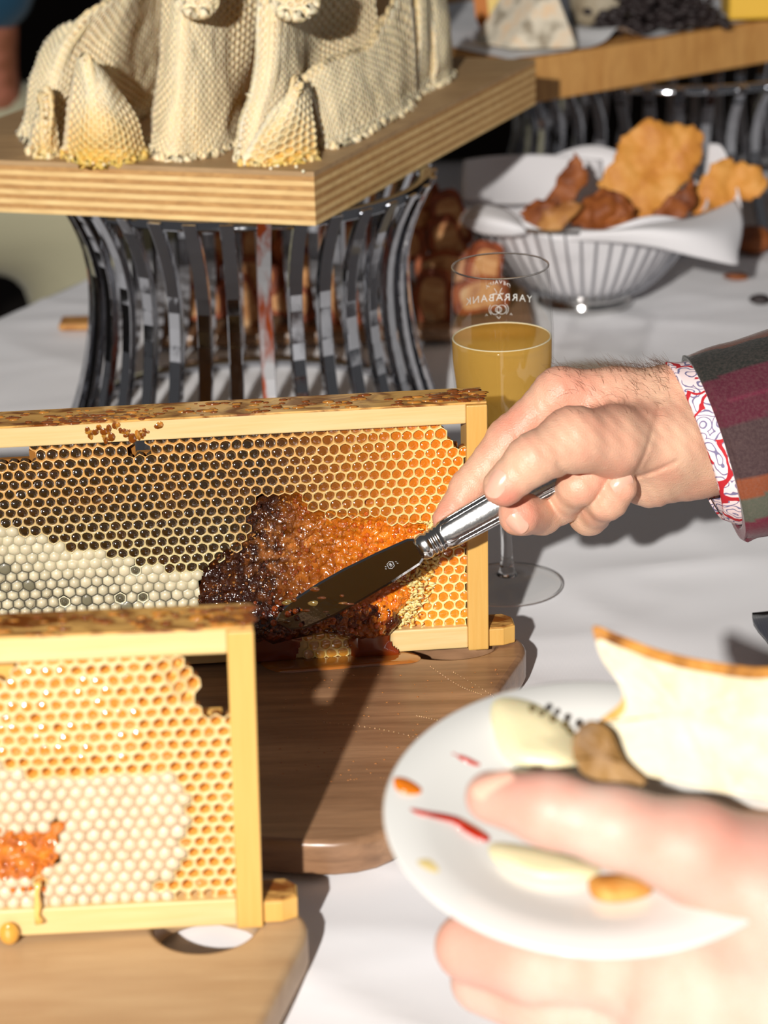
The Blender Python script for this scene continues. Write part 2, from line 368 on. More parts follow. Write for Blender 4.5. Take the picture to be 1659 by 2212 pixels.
# ============================================================ hexagonal comb builder
def hexcomb(centers, pitch, mapf, state, rnd=.0, depth=.006):
    """centers: list of (s,t); mapf(s,t,h)->point; state(s,t)->dict(kind, wax, wall, honey). Returns wax (V,F,C) and honey (V,F,C)."""
    V, Fc, C = [], [], []; HV, HF, HC = [], [], []; key = {}
    r = pitch/math.sqrt(3)
    def vert(s, t, h, c): V.append(mapf(s, t, h)); C.append(c); return len(V)-1
    def jit(s, t):
        return (s+rnd*mn.noise(Vector((s*180, t*180, 1.3))), t+rnd*mn.noise(Vector((s*180, t*180, 9.1))))
    for (s, t) in centers:
        st = state(s, t)
        if st is None: continue
        k = st['kind']; cor = []
        for a in range(6):
            th = math.radians(30+60*a); x, y = s+r*math.cos(th), t+r*math.sin(th); kk = (round(x/pitch*6), round(y/pitch*6))
            if kk not in key:
                jx, jy = jit(x, y); key[kk] = (jx, jy, {})
            cor.append(key[kk])
        cs, ct = sum(c[0] for c in cor)/6, sum(c[1] for c in cor)/6
        hh = st.get('h', 0)
        og = -.0007 if k == 'cap' and 'key' not in st else 0
        tagk = st.get('key', 'g' if k == 'cap' else 'r'); ring0 = []
        for c in cor:
            if tagk not in c[2]: c[2][tagk] = vert(c[0], c[1], og+hh, st['seam'] if k == 'cap' else st['wax'])
            ring0.append(c[2][tagk])
        def ring(fac, h, c, curve=0):
            return [vert(cs+(q[0]-cs)*fac, ct+(q[1]-ct)*fac, h+hh, c) for q in cor]
        def mid(fac, h, c, dst=None):       # rounder 12-gon ring
            out = []
            for i in range(6):
                q, w = cor[i], cor[(i+1) % 6]
                for (x, y, f) in ((q[0], q[1], fac), ((q[0]+w[0])/2, (q[1]+w[1])/2, fac*1.125)):
                    out.append(vert(cs+(x-cs)*f, ct+(y-ct)*f, h+hh, c))
            return out
        if k == 'open':
            rw = st.get('rim', .84)-.035; m1 = mid(rw, .0002, st['wax']); m2 = mid(rw-.07, -.0014, st['wall']); m3 = mid(rw-.11, -depth, st['deep'])
            for i in range(6):
                a, b = ring0[i], ring0[(i+1) % 6]; Fc += [(a, m1[2*i+1], m1[2*i]), (a, b, m1[2*i+1]), (b, m1[(2*i+2) % 12], m1[2*i+1])]
            for A, B in ((m1, m2), (m2, m3)):
                for i in range(12): Fc.append((A[i], A[(i+1) % 12], B[(i+1) % 12], B[i]))
            c0 = vert(cs, ct, -depth*1.15+hh, st['deep'])
            for i in range(12): Fc.append((m3[i], m3[(i+1) % 12], c0))
            if 'honey' in st:
                tz = st.get('tilt', .3)+random.uniform(-.16, .16); tx_ = -.1+random.uniform(-.12, .12); n0 = len(HV); hd = st.get('hd', -.0016); dome = st.get('dome', .0010); q = rw-.06
                for fac, hz, cc in ((q, hd, .9), (q*.72, hd+dome*.5, 1.), (q*.36, hd+dome*.88, 1.)):
                    for i in range(12):
                        w, w2 = cor[i//2], cor[(i//2+1) % 6]
                        x, y, f = (w[0], w[1], fac) if i % 2 == 0 else ((w[0]+w2[0])/2, (w[1]+w2[1])/2, fac*1.125)
                        HV.append(mapf(cs+(x-cs)*f, ct+(y-ct)*f, hz+hh-tz*(y-ct)*f+tx_*(x-cs)*f)); HC.append(tuple(v*cc for v in st['honey']))
                HV.append(mapf(cs, ct, hd+dome+hh)); HC.append(st['honey'])
                for L in range(2):
                    for i in range(12):
                        a, b = n0+L*12+i, n0+L*12+(i+1) % 12; HF.append((a, b, b+12, a+12))
                for i in range(12): HF.append((n0+24+i, n0+24+(i+1) % 12, n0+36))
        else:
            b = st.get('bulge', .0008); m1 = mid(st.get('capr', .78), b*.35, st['wax']); m2 = mid(.45, b*.9, st['wax']); c0 = vert(cs, ct, b+hh, st['wax'])
            for i in range(6):
                a, bb = ring0[i], ring0[(i+1) % 6]; Fc += [(a, m1[2*i+1], m1[2*i]), (a, bb, m1[2*i+1]), (bb, m1[(2*i+2) % 12], m1[2*i+1])]
            for i in range(12): Fc.append((m1[i], m1[(i+1) % 12], m2[(i+1) % 12], m2[i])); Fc.append((m2[i], m2[(i+1) % 12], c0))
    return (V, Fc, C), (HV, HF, HC)
def hexgrid(s0, s1, t0, t1, pitch, flat=False):
    out = []; dy = pitch*math.sqrt(3)/2; j = 0; t = t0
    while t <= t1:
        s = s0+(pitch/2 if j % 2 else 0)
        while s <= s1: out.append((s, t)); s += pitch
        t += dy; j += 1
    return out
def vmix(a, b, t): t = max(0, min(1, t)); return tuple(x*(1-t)+y*t for x, y in zip(a, b))

# ============================================================ PLYWOOD SLAB, RACK, COMB SCULPTURE
ZS, TS = .17, .033
A_ = Vector((-.0366, 1.362)); B_ = Vector((.1201, 1.7042)); L_ = Vector((-.302, 1.4355)); K_ = Vector((-.145, 1.778))
slab = thing('plywood_slab', 'thick plywood slab with striped layered edge, topped by the pale comb mound', 'board', Matrix.Translation((-.09, 1.57, ZS)))
NP = 11; zz = ZS
for i in range(NP):
    th = TS/NP; last = i == NP-1
    ctr = (A_+B_+L_+K_)/4; off = random.uniform(-.0002, .0003)
    pts = [p+(p-ctr).normalized()*off for p in (A_, B_, K_, L_)]
    mk('ply', *prism(pts, zz+.00003, zz+th), ply_top if last else (ply_a if i % 2 == 0 else ply_b), slab, smooth=False,
       label='smooth brown top veneer' if last else None); zz += th

def rack_profile(z, Hr):
    u = z/Hr; return .1045+.0235*(abs(u-.62)/.62)**2.0*(1 if u < .62 else 1.0)+(.012*max(0, (u-.62)/.38)**2 if u > .62 else 0)
def make_rack(loc, Hr, n, label, group=None, rust=None, scale=1.):
    t = thing('steel_stand', label, 'stand', Matrix.Translation(loc), group)
    for nm, z in (('base_ring', .003), ('top_ring', Hr-.0035)):
        rr = rack_profile(z, Hr)*scale; mk(nm, *lathe([(rr+.000, -.003), (rr+.000, .003), (rr-.008, .003), (rr-.008, -.003), (rr+.000, -.003)], 72, (0, 0, z)), chrome, t, world=False)
    V, Fc = [], []; zs = [.001+(Hr-.002)*i/16 for i in range(17)]; w, th = .0044, .0026
    for z in zs:
        r = rack_profile(z, Hr)*scale
        for dx, dy in ((th, -w), (th, w), (-th, w), (-th, -w)): V.append((r+dx, dy, z))
    for i in range(16):
        for k in range(4): a, b = i*4+k, i*4+(k+1) % 4; Fc.append((a, b, b+4, a+4))
    Fc += [(3, 2, 1, 0), (64, 65, 66, 67)]
    first = mk('bar', V, Fc, chrome, t, world=False, smooth=False); bevel(first, .0006, 2)
    first.data.polygons.foreach_set('use_smooth', [False]*len(first.data.polygons))
    first.matrix_local = Matrix.Rotation(.05, 4, 'Z')
    alt = None
    for k in range(1, n):
        me = first.data
        ang = .05+2*math.pi*k/n
        o = mk('bar', None, None, None, t, me=me, M=Matrix.Rotation(ang, 4, 'Z') @ Matrix.Translation((0, 0, random.uniform(-.0003, .0003))))
        if rust is not None and k == rust:
            o.data = me.copy(); o.data.materials[0] = rusty; o['label'] = 'rust-stained bar'
    return t
make_rack((-.086, 1.50, 0), ZS, 34, 'waisted stand of curved steel bars carrying the plywood slab', 'waisted steel bar stands', rust=26)
make_rack((.27, 2.06, 0), .142, 40, 'waisted steel bar stand in shadow under the cheese board', 'waisted steel bar stands', scale=1.35)

def patch(grid, zbase=ZS+TS):
    """grid: columns of (px,py,dY), first entry stands on the slab."""
    cols = []
    for c in grid:
        b = at(c[0][0], c[0][1], zbase); cc = [b]
        for q in c[1:]: cc.append(atY(q[0], q[1], b.y+q[2]))
        cols.append(cc)
    G = np.array([[tuple(p) for p in c] for c in cols])
    def cr(P, x):
        n = len(P)-1; i = int(min(max(math.floor(x), 0), n-1)); t = x-i; g = lambda k: P[max(0, min(n, k))] if 0 <= k <= n else (2*P[0]-P[1] if k < 0 else 2*P[n]-P[n-1])
        a, b, c, d = g(i-1), g(i), g(i+1), g(i+2)
        return .5*(2*b+(c-a)*t+(2*a-5*b+4*c-d)*t*t+(3*b-a-3*c+d)*t**3)
    nu, nv = G.shape[0]-1, G.shape[1]-1
    def S_(u, v): return cr(np.array([cr(G[i], v*nv) for i in range(nu+1)]), u*nu)
    # arc lengths
    Lu = np.mean([np.linalg.norm(np.diff(G[:, j], axis=0), axis=1).sum() for j in range(nv+1)]); Lv = np.mean([np.linalg.norm(np.diff(G[i], axis=0), axis=1).sum() for i in range(nu+1)])
    # sample table for speed
    NU, NV = nu*6, nv*6; T = np.array([[S_(i/NU, j/NV) for j in range(NV+1)] for i in range(NU+1)])
    Nn = np.zeros_like(T)
    du = np.gradient(T, axis=0); dv = np.gradient(T, axis=1); Nn = np.cross(du, dv); Nn /= np.linalg.norm(Nn, axis=2)[..., None]+1e-9
    if Nn[..., 1].mean() > 0: Nn = -Nn
    def bil(A, u, v):
        x, y = min(max(u, 0), 1)*NU, min(max(v, 0), 1)*NV; i, j = min(int(x), NU-1), min(int(y), NV-1); a, b = x-i, y-j
        return A[i, j]*(1-a)*(1-b)+A[i+1, j]*a*(1-b)+A[i, j+1]*(1-a)*b+A[i+1, j+1]*a*b
    def mapf(s, t, h):
        u, v = s/Lu, t/Lv; p = bil(T, u, v); n = bil(Nn, u, v)
        w = Vector((s*60, t*60, Lu*100)); d = .0016*mn.noise(w)
        return tuple(p+n*(h+d))
    return mapf, Lu, Lv
def sculpture():
    root = thing('wild_honeycomb', 'tall mound of pale folded natural honeycomb standing on the plywood slab', 'honeycomb', Matrix.Translation((-.09, 1.55, ZS+TS)))
    cream, cream2, yel, amb = srgb(248, 230, 196), srgb(238, 216, 178), srgb(232, 190, 96), srgb(214, 140, 40)
    P1 = [[(322, 312, 0), (330, 230, .006), (340, 130, .02), (346, 40, .035), (352, -60, .05)],
          [(352, 343, 0), (362, 250, .005), (372, 140, .014), (376, 40, .026), (380, -60, .04)],
          [(395, 346, 0), (402, 250, .006), (405, 140, .014), (410, 40, .026), (412, -60, .04)],
          [(450, 338, 0), (450, 245, .008), (450, 140, .018), (450, 40, .03), (450, -60, .045)],
          [(496, 318, 0), (494, 235, .006), (492, 140, .016), (490, 40, .028), (488, -60, .045)],
          [(522, 285, 0), (526, 215, .006), (546, 130, .012), (560, 40, .026), (570, -60, .048)]]
    P2 = [[(510, 350, 0), (522, 262, .005), (546, 175, .013), (554, 80, .025), (558, -60, .046)],
          [(556, 349, 0), (570, 260, .003), (592, 170, .010), (600, 80, .020), (602, -60, .040)],
          [(612, 332, 0), (622, 250, .005), (636, 165, .014), (640, 80, .026), (642, -60, .046)],
          [(680, 300, 0), (680, 225, .008), (680, 155, .02), (680, 80, .035), (680, -60, .06)],
          [(760, 268, 0), (760, 200, .01), (758, 135, .02), (755, 60, .04), (750, -60, .06)],
          [(830, 235, 0), (828, 170, .01), (824, 110, .02), (818, 40, .035), (810, -60, .06)]]
    P3 = [[(45, 292, 0), (52, 232, .0), (64, 165, .004), (84, 110, .014), (118, 58, .03)],
          [(84, 318, 0), (92, 245, .0), (106, 170, .004), (128, 105, .016), (170, 38, .036)],
          [(150, 315, 0), (156, 235, .006), (170, 155, .014), (192, 80, .03), (236, 5, .05)],
          [(228, 300, 0), (234, 220, .006), (244, 140, .016), (262, 60, .034), (296, -35, .06)],
          [(290, 262, 0), (292, 190, .006), (300, 118, .014), (312, 40, .03), (334, -60, .05)],
          [(330, 232, 0), (336, 165, .0), (344, 95, .008), (352, 20, .02), (362, -70, .03)]]
    F1 = [[(132, 334, 0), (138, 275, -.002), (148, 200, .002), (166, 128, .008)],
          [(172, 352, 0), (176, 284, -.004), (180, 200, .0), (176, 122, .008)],
          [(225, 354, 0), (222, 286, -.005), (214, 210, .0), (192, 128, .009)],
          [(285, 350, 0), (272, 288, -.003), (250, 222, .002), (214, 142, .010)],
          [(328, 332, 0), (314, 284, .0), (290, 232, .005), (236, 158, .012)]]
    F2 = [[(60, 328, 0), (66, 285, -.002), (78, 235, .0), (88, 196, .004)],
          [(95, 342, 0), (97, 290, -.003), (100, 240, .0), (96, 200, .004)],
          [(138, 330, 0), (132, 292, -.002), (124, 255, .000), (110, 218, .004)]]
    F3 = [[(514, 356, 0), (545, 300, -.002), (588, 236, .002), (640, 178, .008)],
          [(570, 358, 0), (590, 296, -.004), (618, 232, .0), (648, 172, .008)],
          [(640, 352, 0), (646, 292, -.004), (654, 230, .0), (656, 172, .009)],
          [(694, 342, 0), (692, 290, -.001), (682, 238, .004), (664, 180, .012)]]
    F4 = [[(700, 322, 0), (688, 262, .0), (674, 215, .002), (658, 170, .006)],
          [(742, 312, 0), (730, 245, .0), (716, 192, .004), (700, 136, .01)],
          [(785, 292, 0), (776, 225, .0), (764, 168, .004), (750, 116, .01)],
          [(828, 268, 0), (818, 205, .0), (806, 148, .004), (796, 100, .012)],
          [(866, 244, 0), (858, 178, .0), (848, 110, .006), (838, 36, .016)],
          [(900, 214, 0), (900, 150, .002), (896, 70, .012), (884, -50, .03)]]
    F5 = [[(900, 208, 0), (904, 140, .004), (908, 60, .014), (905, -50, .03)],
          [(924, 192, 0), (928, 125, .0), (930, 50, .01), (925, -50, .026)],
          [(940, 180, 0), (940, 118, .008), (936, 50, .018), (930, -50, .034)]]
    F6 = [[(938, 190, 0), (942, 130, .004), (936, 55, .014), (918, -50, .03)],
          [(962, 176, 0), (966, 120, .0), (962, 48, .01), (942, -50, .026)],
          [(976, 160, 0), (978, 108, .01), (972, 44, .02), (952, -50, .036)]]
    T1 = [[(384, 0, 0), (380, -35, .002), (378, -70, .004)], [(402, 22, 0), (400, -15, .0), (400, -70, .004)], [(428, 30, 0), (428, -12, .0), (428, -70, .004)],
          [(452, 22, 0), (452, -15, .0), (454, -70, .004)], [(470, -4, 0), (474, -35, .002), (476, -70, .004)]]
    T2 = [[(p[0]+(205 if i < 3 else 215), p[1]+5, p[2]) for p in c] for i, c in enumerate(T1)]
    allp = [('comb_fold', P1, .2), ('comb_fold', P2, .1), ('comb_fold', P3, .15), ('comb_flap', F1, 1.7), ('comb_flap', F2, .7), ('comb_flap', F3, 1.4),
            ('comb_fold', F4, .1), ('comb_fold', F5, .1), ('comb_fold', F6, .1)]
    def dropped(g, dy):   # tongues hang at a given depth instead of standing on the slab
        cols_ = []
        for c in g: cols_.append([tuple(atY(q[0], q[1], dy+q[2])) for q in c])
        return cols_
    for name, g, wet in allp+[('comb_tongue', T1, 0), ('comb_tongue', T2, 0)]:
        if name == 'comb_tongue':
            g3 = dropped(g, 1.415); gg = [[(0, 0, 0)]*len(c) for c in g]
            save = globals()['at'], globals()['atY']
            it = {}
            def patch3():
                G = np.array(g3); nu, nv = G.shape[0]-1, G.shape[1]-1
                Lu = np.linalg.norm(np.diff(G[:, 1], axis=0), axis=1).sum(); Lv = np.linalg.norm(np.diff(G[2], axis=0), axis=1).sum()
                def mapf(s, t, h):
                    u, v = min(max(s/Lu, 0), 1)*nu, min(max(t/Lv, 0), 1)*nv; i, j = min(int(u), nu-1), min(int(v), nv-1); a, b = u-i, v-j
                    p = G[i, j]*(1-a)*(1-b)+G[i+1, j]*a*(1-b)+G[i, j+1]*(1-a)*b+G[i+1, j+1]*a*b
                    return (p[0], p[1]-h-.004*math.sin(math.pi*s/Lu), p[2])
                return mapf, Lu, Lv
            mapf, Lu, Lv = patch3()
        else: mapf, Lu, Lv = patch(g)
        pitch = .0051; cs = hexgrid(pitch*.2, Lv-pitch*.3, pitch*.45, Lu-pitch*.45, pitch)
        seed = random.random()*50
        def state(t, s):
            u, v = s/Lu, t/Lv
            if min(s, Lu-s) < pitch*.62 or v > .97: return dict(kind='cap', key='r', wax=cream, seam=cream2, bulge=.0001, h=.0028*max(0, 1-v*9))
            if v > .985+.03*mn.noise(Vector((u*9, seed, 0))): return None
            n1 = .5+.5*mn.noise(Vector((s*40+seed, t*40, 0)))
            wv = wet*max(0, 1-v*1.6)*(.4+1.0*n1)*(1-abs(u-.5)*1.2)
            c = vmix(cream, cream2, n1*.5); c = vmix(c, yel, wv*1.0)
            flare = .0028*max(0, 1-v*9)
            return dict(kind='open', rim=.82, wax=c, wall=vmix(vmix(c, yel, .3), amb, .06+wv*.4), deep=vmix(vmix(c, yel, .45), amb, .16+wv*.8), h=flare)  # wall and deep tints paint shade into the hollows; wv is wet yellow wax
        (V, Fc, C), _ = hexcomb(cs, pitch, lambda a, b, h: mapf(b, a, h), state, rnd=.0005, depth=.0024)
        o = mk(name, V, Fc, wax_dry, root, cols=C)
        if sum(p.normal.y*p.area for p in o.data.polygons) > 0: o.data.flip_normals()
        md = o.modifiers.new('s', 'SOLIDIFY'); md.thickness = .004; md.offset = -1
        # wax feet where the sheet is stuck down
        if name != 'comb_tongue':
            parts = []; cl = []
            for k in range(int(Lu/.0042)):
                u = (k+.5)*.0042; p = mapf(u, .0005, .0005+.003*random.random()); r = random.uniform(.0012, .0024)
                b = ball((p[0], p[1], p[2]+.0008), r, 7, 4, (r, r*1.1, r*random.uniform(.7, 1.9))); parts.append(b); cl += [vmix(cream, yel, .15+.6*random.random()*max(wet, .3))]*len(b[0])
            v, f = join(parts); sub('wax_foot', v, f, wax_dry, o, root, cols=cl, kind='stuff')
    # closing back and top of the mound
    V, Fc, C = [], [], []; n = 28; prof = [(1.0, 0), (.98, .05), (.9, .1), (.75, .15), (.5, .185), (.2, .2), (.0, .202)]
    for r, z in prof:
        for k in range(n):
            a = 2*math.pi*k/n; q = 1+.06*math.sin(a*5); V.append((-.10+.105*r*q*math.cos(a)+.18*z, 1.655+.075*r*q*math.sin(a), ZS+TS+z*.9)); C.append(cream2)
    for i in range(len(prof)-1):
        for k in range(n): a, b = i*n+k, i*n+(k+1) % n; Fc.append((a, b, b+n, a+n))
    mk('comb_core', V, Fc, wax_dry, root, cols=C)
    parts = []
    for px, py in ((600, 360), (585, 366), (640, 362), (655, 372), (560, 358)):
        p = at(px, py, ZS+TS); parts.append(ball((p.x, p.y, p.z+.0005), .0012, 6, 4))
    v, f = join(parts); mk('wax_crumbs', v, f, wax_dry, root, cols=[cream]*len(v), kind='stuff')
sculpture()

# ============================================================ SERVING BOARDS
ZB = .018
def board_shape():
    R_ = Vector((.0760, 1.0880)); Bt = Vector((-.0020, .8790))
    return [R_, Bt, Vector((-.085, .893)), Vector((-.36, .925)), Vector((-.38, 1.155)), Vector((.03, 1.125)), ]
def rounded(pts, rad, n=7):
    out = []; N = len(pts)
    for i in range(N):
        p, a, b = pts[i], pts[i-1], pts[(i+1) % N]; r = rad[i] if hasattr(rad, '__len__') else rad
        d1, d2 = (a-p).normalized(), (b-p).normalized(); A, B = p+d1*r, p+d2*r
        for k in range(n): t = k/(n-1); out.append(A*(1-t)**2+p*2*t*(1-t)+B*t*t)
    return out
def make_board(name, label, mat, dv, ang, hole, hr):
    piv = Vector((.0760, 1.0880)); c, s = math.cos(ang), math.sin(ang)
    def tr(p): q = p-piv; return Vector((q.x*c-q.y*s, q.x*s+q.y*c))+piv+dv
    out = rounded([tr(p) for p in board_shape()], [.02, .035, .02, .03, .03, .03])
    N = 48; hp = [Vector((hole[0]+hr[0]*math.cos(2*math.pi*k/N), hole[1]+hr[1]*math.sin(2*math.pi*k/N))) for k in range(N)]
    me = bpy.data.meshes.new(name); bm = bmesh.new(); loops = []
    for ring in (out, hp):
        vs = [bm.verts.new((p.x, p.y, ZB)) for p in ring]; es = [bm.edges.new((vs[i], vs[(i+1) % len(vs)])) for i in range(len(vs))]; loops += es
    bmesh.ops.triangle_fill(bm, edges=loops, use_beauty=True)
    ret = bmesh.ops.extrude_face_region(bm, geom=bm.faces[:]); bmesh.ops.translate(bm, verts=[g for g in ret['geom'] if isinstance(g, bmesh.types.BMVert)], vec=(0, 0, -ZB+.0006))
    bmesh.ops.recalc_face_normals(bm, faces=bm.faces)
    ed = [e for e in bm.edges if len(e.link_faces) == 2 and e.calc_face_angle(0) > 1.2]
    bmesh.ops.bevel(bm, geom=ed, offset=.003, segments=3, affect='EDGES', profile=.5)
    bm.to_mesh(me); bm.free(); me.materials.append(mat)
    me.polygons.foreach_set('use_smooth', [abs(p.normal.z) < .98 for p in me.polygons])
    o = bpy.data.objects.new(name, me); col.objects.link(o); return tag(o, label, 'board', 'paddle boards under the hive frames')
make_board('serving_board', 'dark walnut serving board with honey pooled on it, under the rear hive frame', walnut, Vector((0, 0)), 0, (.031, 1.0845), (.024, .0155))
make_board('serving_board', 'pale tan serving board with an oval handle hole, nearest the camera', acacia, Vector((-.1075, -.2625)), math.radians(6), (-.0775, .8225), (.0215, .0230))

# ============================================================ HIVE FRAMES
FH, SD = .1335, .022       # outer height, bar depth
def frame_matrix(corner, yaw, lean):   # local: x to the right (0 = outer right edge), y away, z up
    return Matrix.Translation(corner) @ Matrix.Rotation(yaw, 4, 'Z') @ Matrix.Rotation(lean, 4, 'Y')
def local_of(M, px, py, yl):
    I = M.inverted(); a = I @ CAM; d = (I.to_3x3()) @ ray(px, py); t = (yl-a.y)/d.y; q = a+d*t; return q.x, q.z
def to_px(M, x, z, y):
    q = M @ Vector((x, y, z))-CAM; D = q.dot(fwd); return 829.5+F*q.dot(right)/D, 1106-F*q.dot(up)/D
def lumps(x0, x1, y0, y1, z, n, r0, r1):
    parts = []
    for _ in range(n):
        x, y = random.uniform(x0, x1), random.uniform(y0, y1); r = random.uniform(r0, r1)
        parts.append(ball((x, y, z), r, 7, 4, (r*random.uniform(1, 2.4), r, r*.35)))
    return join(parts)
def crushed(M, poly_px, yl, res, hfun, cfun, seed=0):
    """heightfield of torn comb over the outline; local x,z; height towards the viewer"""
    P = [local_of(M, px, py, yl) for px, py in poly_px]; xs = [p[0] for p in P]; zs = [p[1] for p in P]
    idx = {}; V, Fc, C = [], [], []
    x0, z0 = min(xs), min(zs); nx, nz = int((max(xs)-x0)/res)+2, int((max(zs)-z0)/res)+2
    ins = np.zeros((nx, nz), bool)
    for i in range(nx):
        for j in range(nz): ins[i, j] = inpoly(x0+i*res, z0+j*res, P)
    def vid(i, j):
        if (i, j) in idx: return idx[(i, j)]
        x, z = x0+i*res, z0+j*res; d = pdist(x, z, P); e = min(1, d/.006)
        x += .0004*mn.noise(Vector((i*.9, j*.9, 3))); h = hfun(x, z, e); idx[(i, j)] = len(V)
        V.append((x, yl-h, z)); C.append(cfun(x, z, e, h)); return idx[(i, j)]
    for i in range(nx-1):
        for j in range(nz-1):
            if ins[i, j] and ins[i+1, j] and ins[i, j+1] and ins[i+1, j+1]: Fc.append((vid(i, j), vid(i+1, j), vid(i+1, j+1), vid(i, j+1)))
    return V, Fc, C, P
def crumble(x, z, s, amp):
    d = mn.voronoi(Vector((x*s, z*s, .5)), distance_metric='DISTANCE')[0]
    return amp*(.55-d[0])+amp*.5*mn.noise(Vector((x*s*2.3, z*s*2.3, 4.)))

def hive_frame(label, M, LW, states, back_label):
    t = thing('hive_frame', label, 'hive frame', M, 'wooden hive frames')
    def bar(nm, x0, x1, y0, y1, z0, z1, mat, bev=.0007, **k):
        o = mk(nm, *box(x0, x1, y0, y1, z0, z1), mat, t, world=False, smooth=False, **k); bevel(o, bev, 2); return o
    sb = .0105
    bar('side_bar', -sb, 0, 0, SD+.002, 0, FH-.001, pine_v)
    bar('side_bar', -LW, -LW+sb, 0, SD+.002, 0, FH-.001, pine_v)
    tb = bar('bottom_bar', -LW+sb, -sb+.0, .0012, SD, FH-.0108, FH, pine)
    vv, ff = box(-LW+.001, -.0005, .0005, SD+.001, FH-.0004, FH+.0006); o = sub('propolis_film', vv, ff, stain, tb, t, world=False, smooth=False, label='sticky brown propolis film')
    bar('top_bar', -LW+sb, -sb, .0018, SD, .0008, .0128, pine)
    # lugs with a chamfered nose
    for sx in (1, -1):
        x0 = 0 if sx > 0 else -LW
        pts = [(x0, .003), (x0+sx*.008, .003), (x0+sx*.0145, .006), (x0+sx*.0145, .016), (x0+sx*.010, .021), (x0, .021)]
        v, f = prism(pts if sx > 0 else pts[::-1], .0004, .0100); o = mk('lug', v, f, pine_v, t, world=False, smooth=False); bevel(o, .0006)
        if sx > 0:
            v, f = prism([(x0+.001, .004), (x0+.008, .004), (x0+.0135, .007), (x0+.0135, .0155), (x0+.0095, .020), (x0+.001, .020)], .0099, .0106); sub('propolis_film', v, f, stain, o, t, world=False, smooth=False)
    v, f = lumps(-LW+.02, -.002, .002, .020, FH+.0006, 230, .0008, .0022); v2, f2 = lumps(-.024, -.001, .003, .019, FH+.001, 40, .0012, .0026)
    v3, f3 = lumps(-.215, -.165, .0, .012, FH+.0006, 60, .001, .0022)
    v4, f4 = [], []
    if LW > .4:
        pp = []
        for px, py in [(190, 930), (195, 945), (205, 938), (214, 928), (222, 940), (228, 950), (236, 930), (240, 944), (250, 926), (262, 934), (272, 940), (280, 936), (288, 944), (296, 938), (306, 942), (318, 938), (340, 922)]*3:
            x, z = local_of(M, px+random.gauss(0, 4), py+random.gauss(0, 4), 0); r = random.uniform(.0007, .0019); pp.append(ball((x, .0011, z), r, 8, 4, (r*random.uniform(.6, 1.3), r*.22, r*random.uniform(.6, 1.6))))
        v4, f4 = join(pp)
    v, f = join([(v, f), (v2, f2), (v3, f3), (v4, f4)])
    mk('propolis', v, f, honey_m, t, world=False, cols=[srgb(128, 66, 16) if (i//35) % 3 else srgb(186, 120, 44) for i in range(len(v))], kind='stuff')
    return t
YC = .0045      # depth of the comb face behind the front of the bars
pale, pale2 = srgb(250, 226, 166), srgb(232, 196, 128)
# ---- rear frame
M1 = frame_matrix((.0519, 1.0772, ZB+.0004), math.radians(5), math.radians(.15))
fr1 = hive_frame('wooden hive frame of dark comb being cut with the knife, rear of the two', M1, .42, None, None)
def yof(poly, x):   # interpolate polyline y at x
    for (a, b), (c, d) in zip(poly[:-1], poly[1:]):
        if a <= x <= c: return b+(d-b)*(x-a)/(c-a)
    return poly[0][1] if x < poly[0][0] else poly[-1][1]
TORN = [(440, 1225), (470, 1195), (505, 1175), (532, 1150), (528, 1100), (560, 1072), (600, 1060), (655, 1062), (680, 1092), (735, 1108), (800, 1108), (860, 1116), (925, 1128),
        (935, 1165), (905, 1240), (892, 1292), (850, 1330), (836, 1366), (800, 1376), (750, 1372), (700, 1362), (640, 1372), (560, 1392), (470, 1392), (428, 1345), (428, 1270)]
CAPL = [(-900, 1090), (0, 1145), (90, 1165), (170, 1190), (250, 1205), (330, 1225), (430, 1235)]
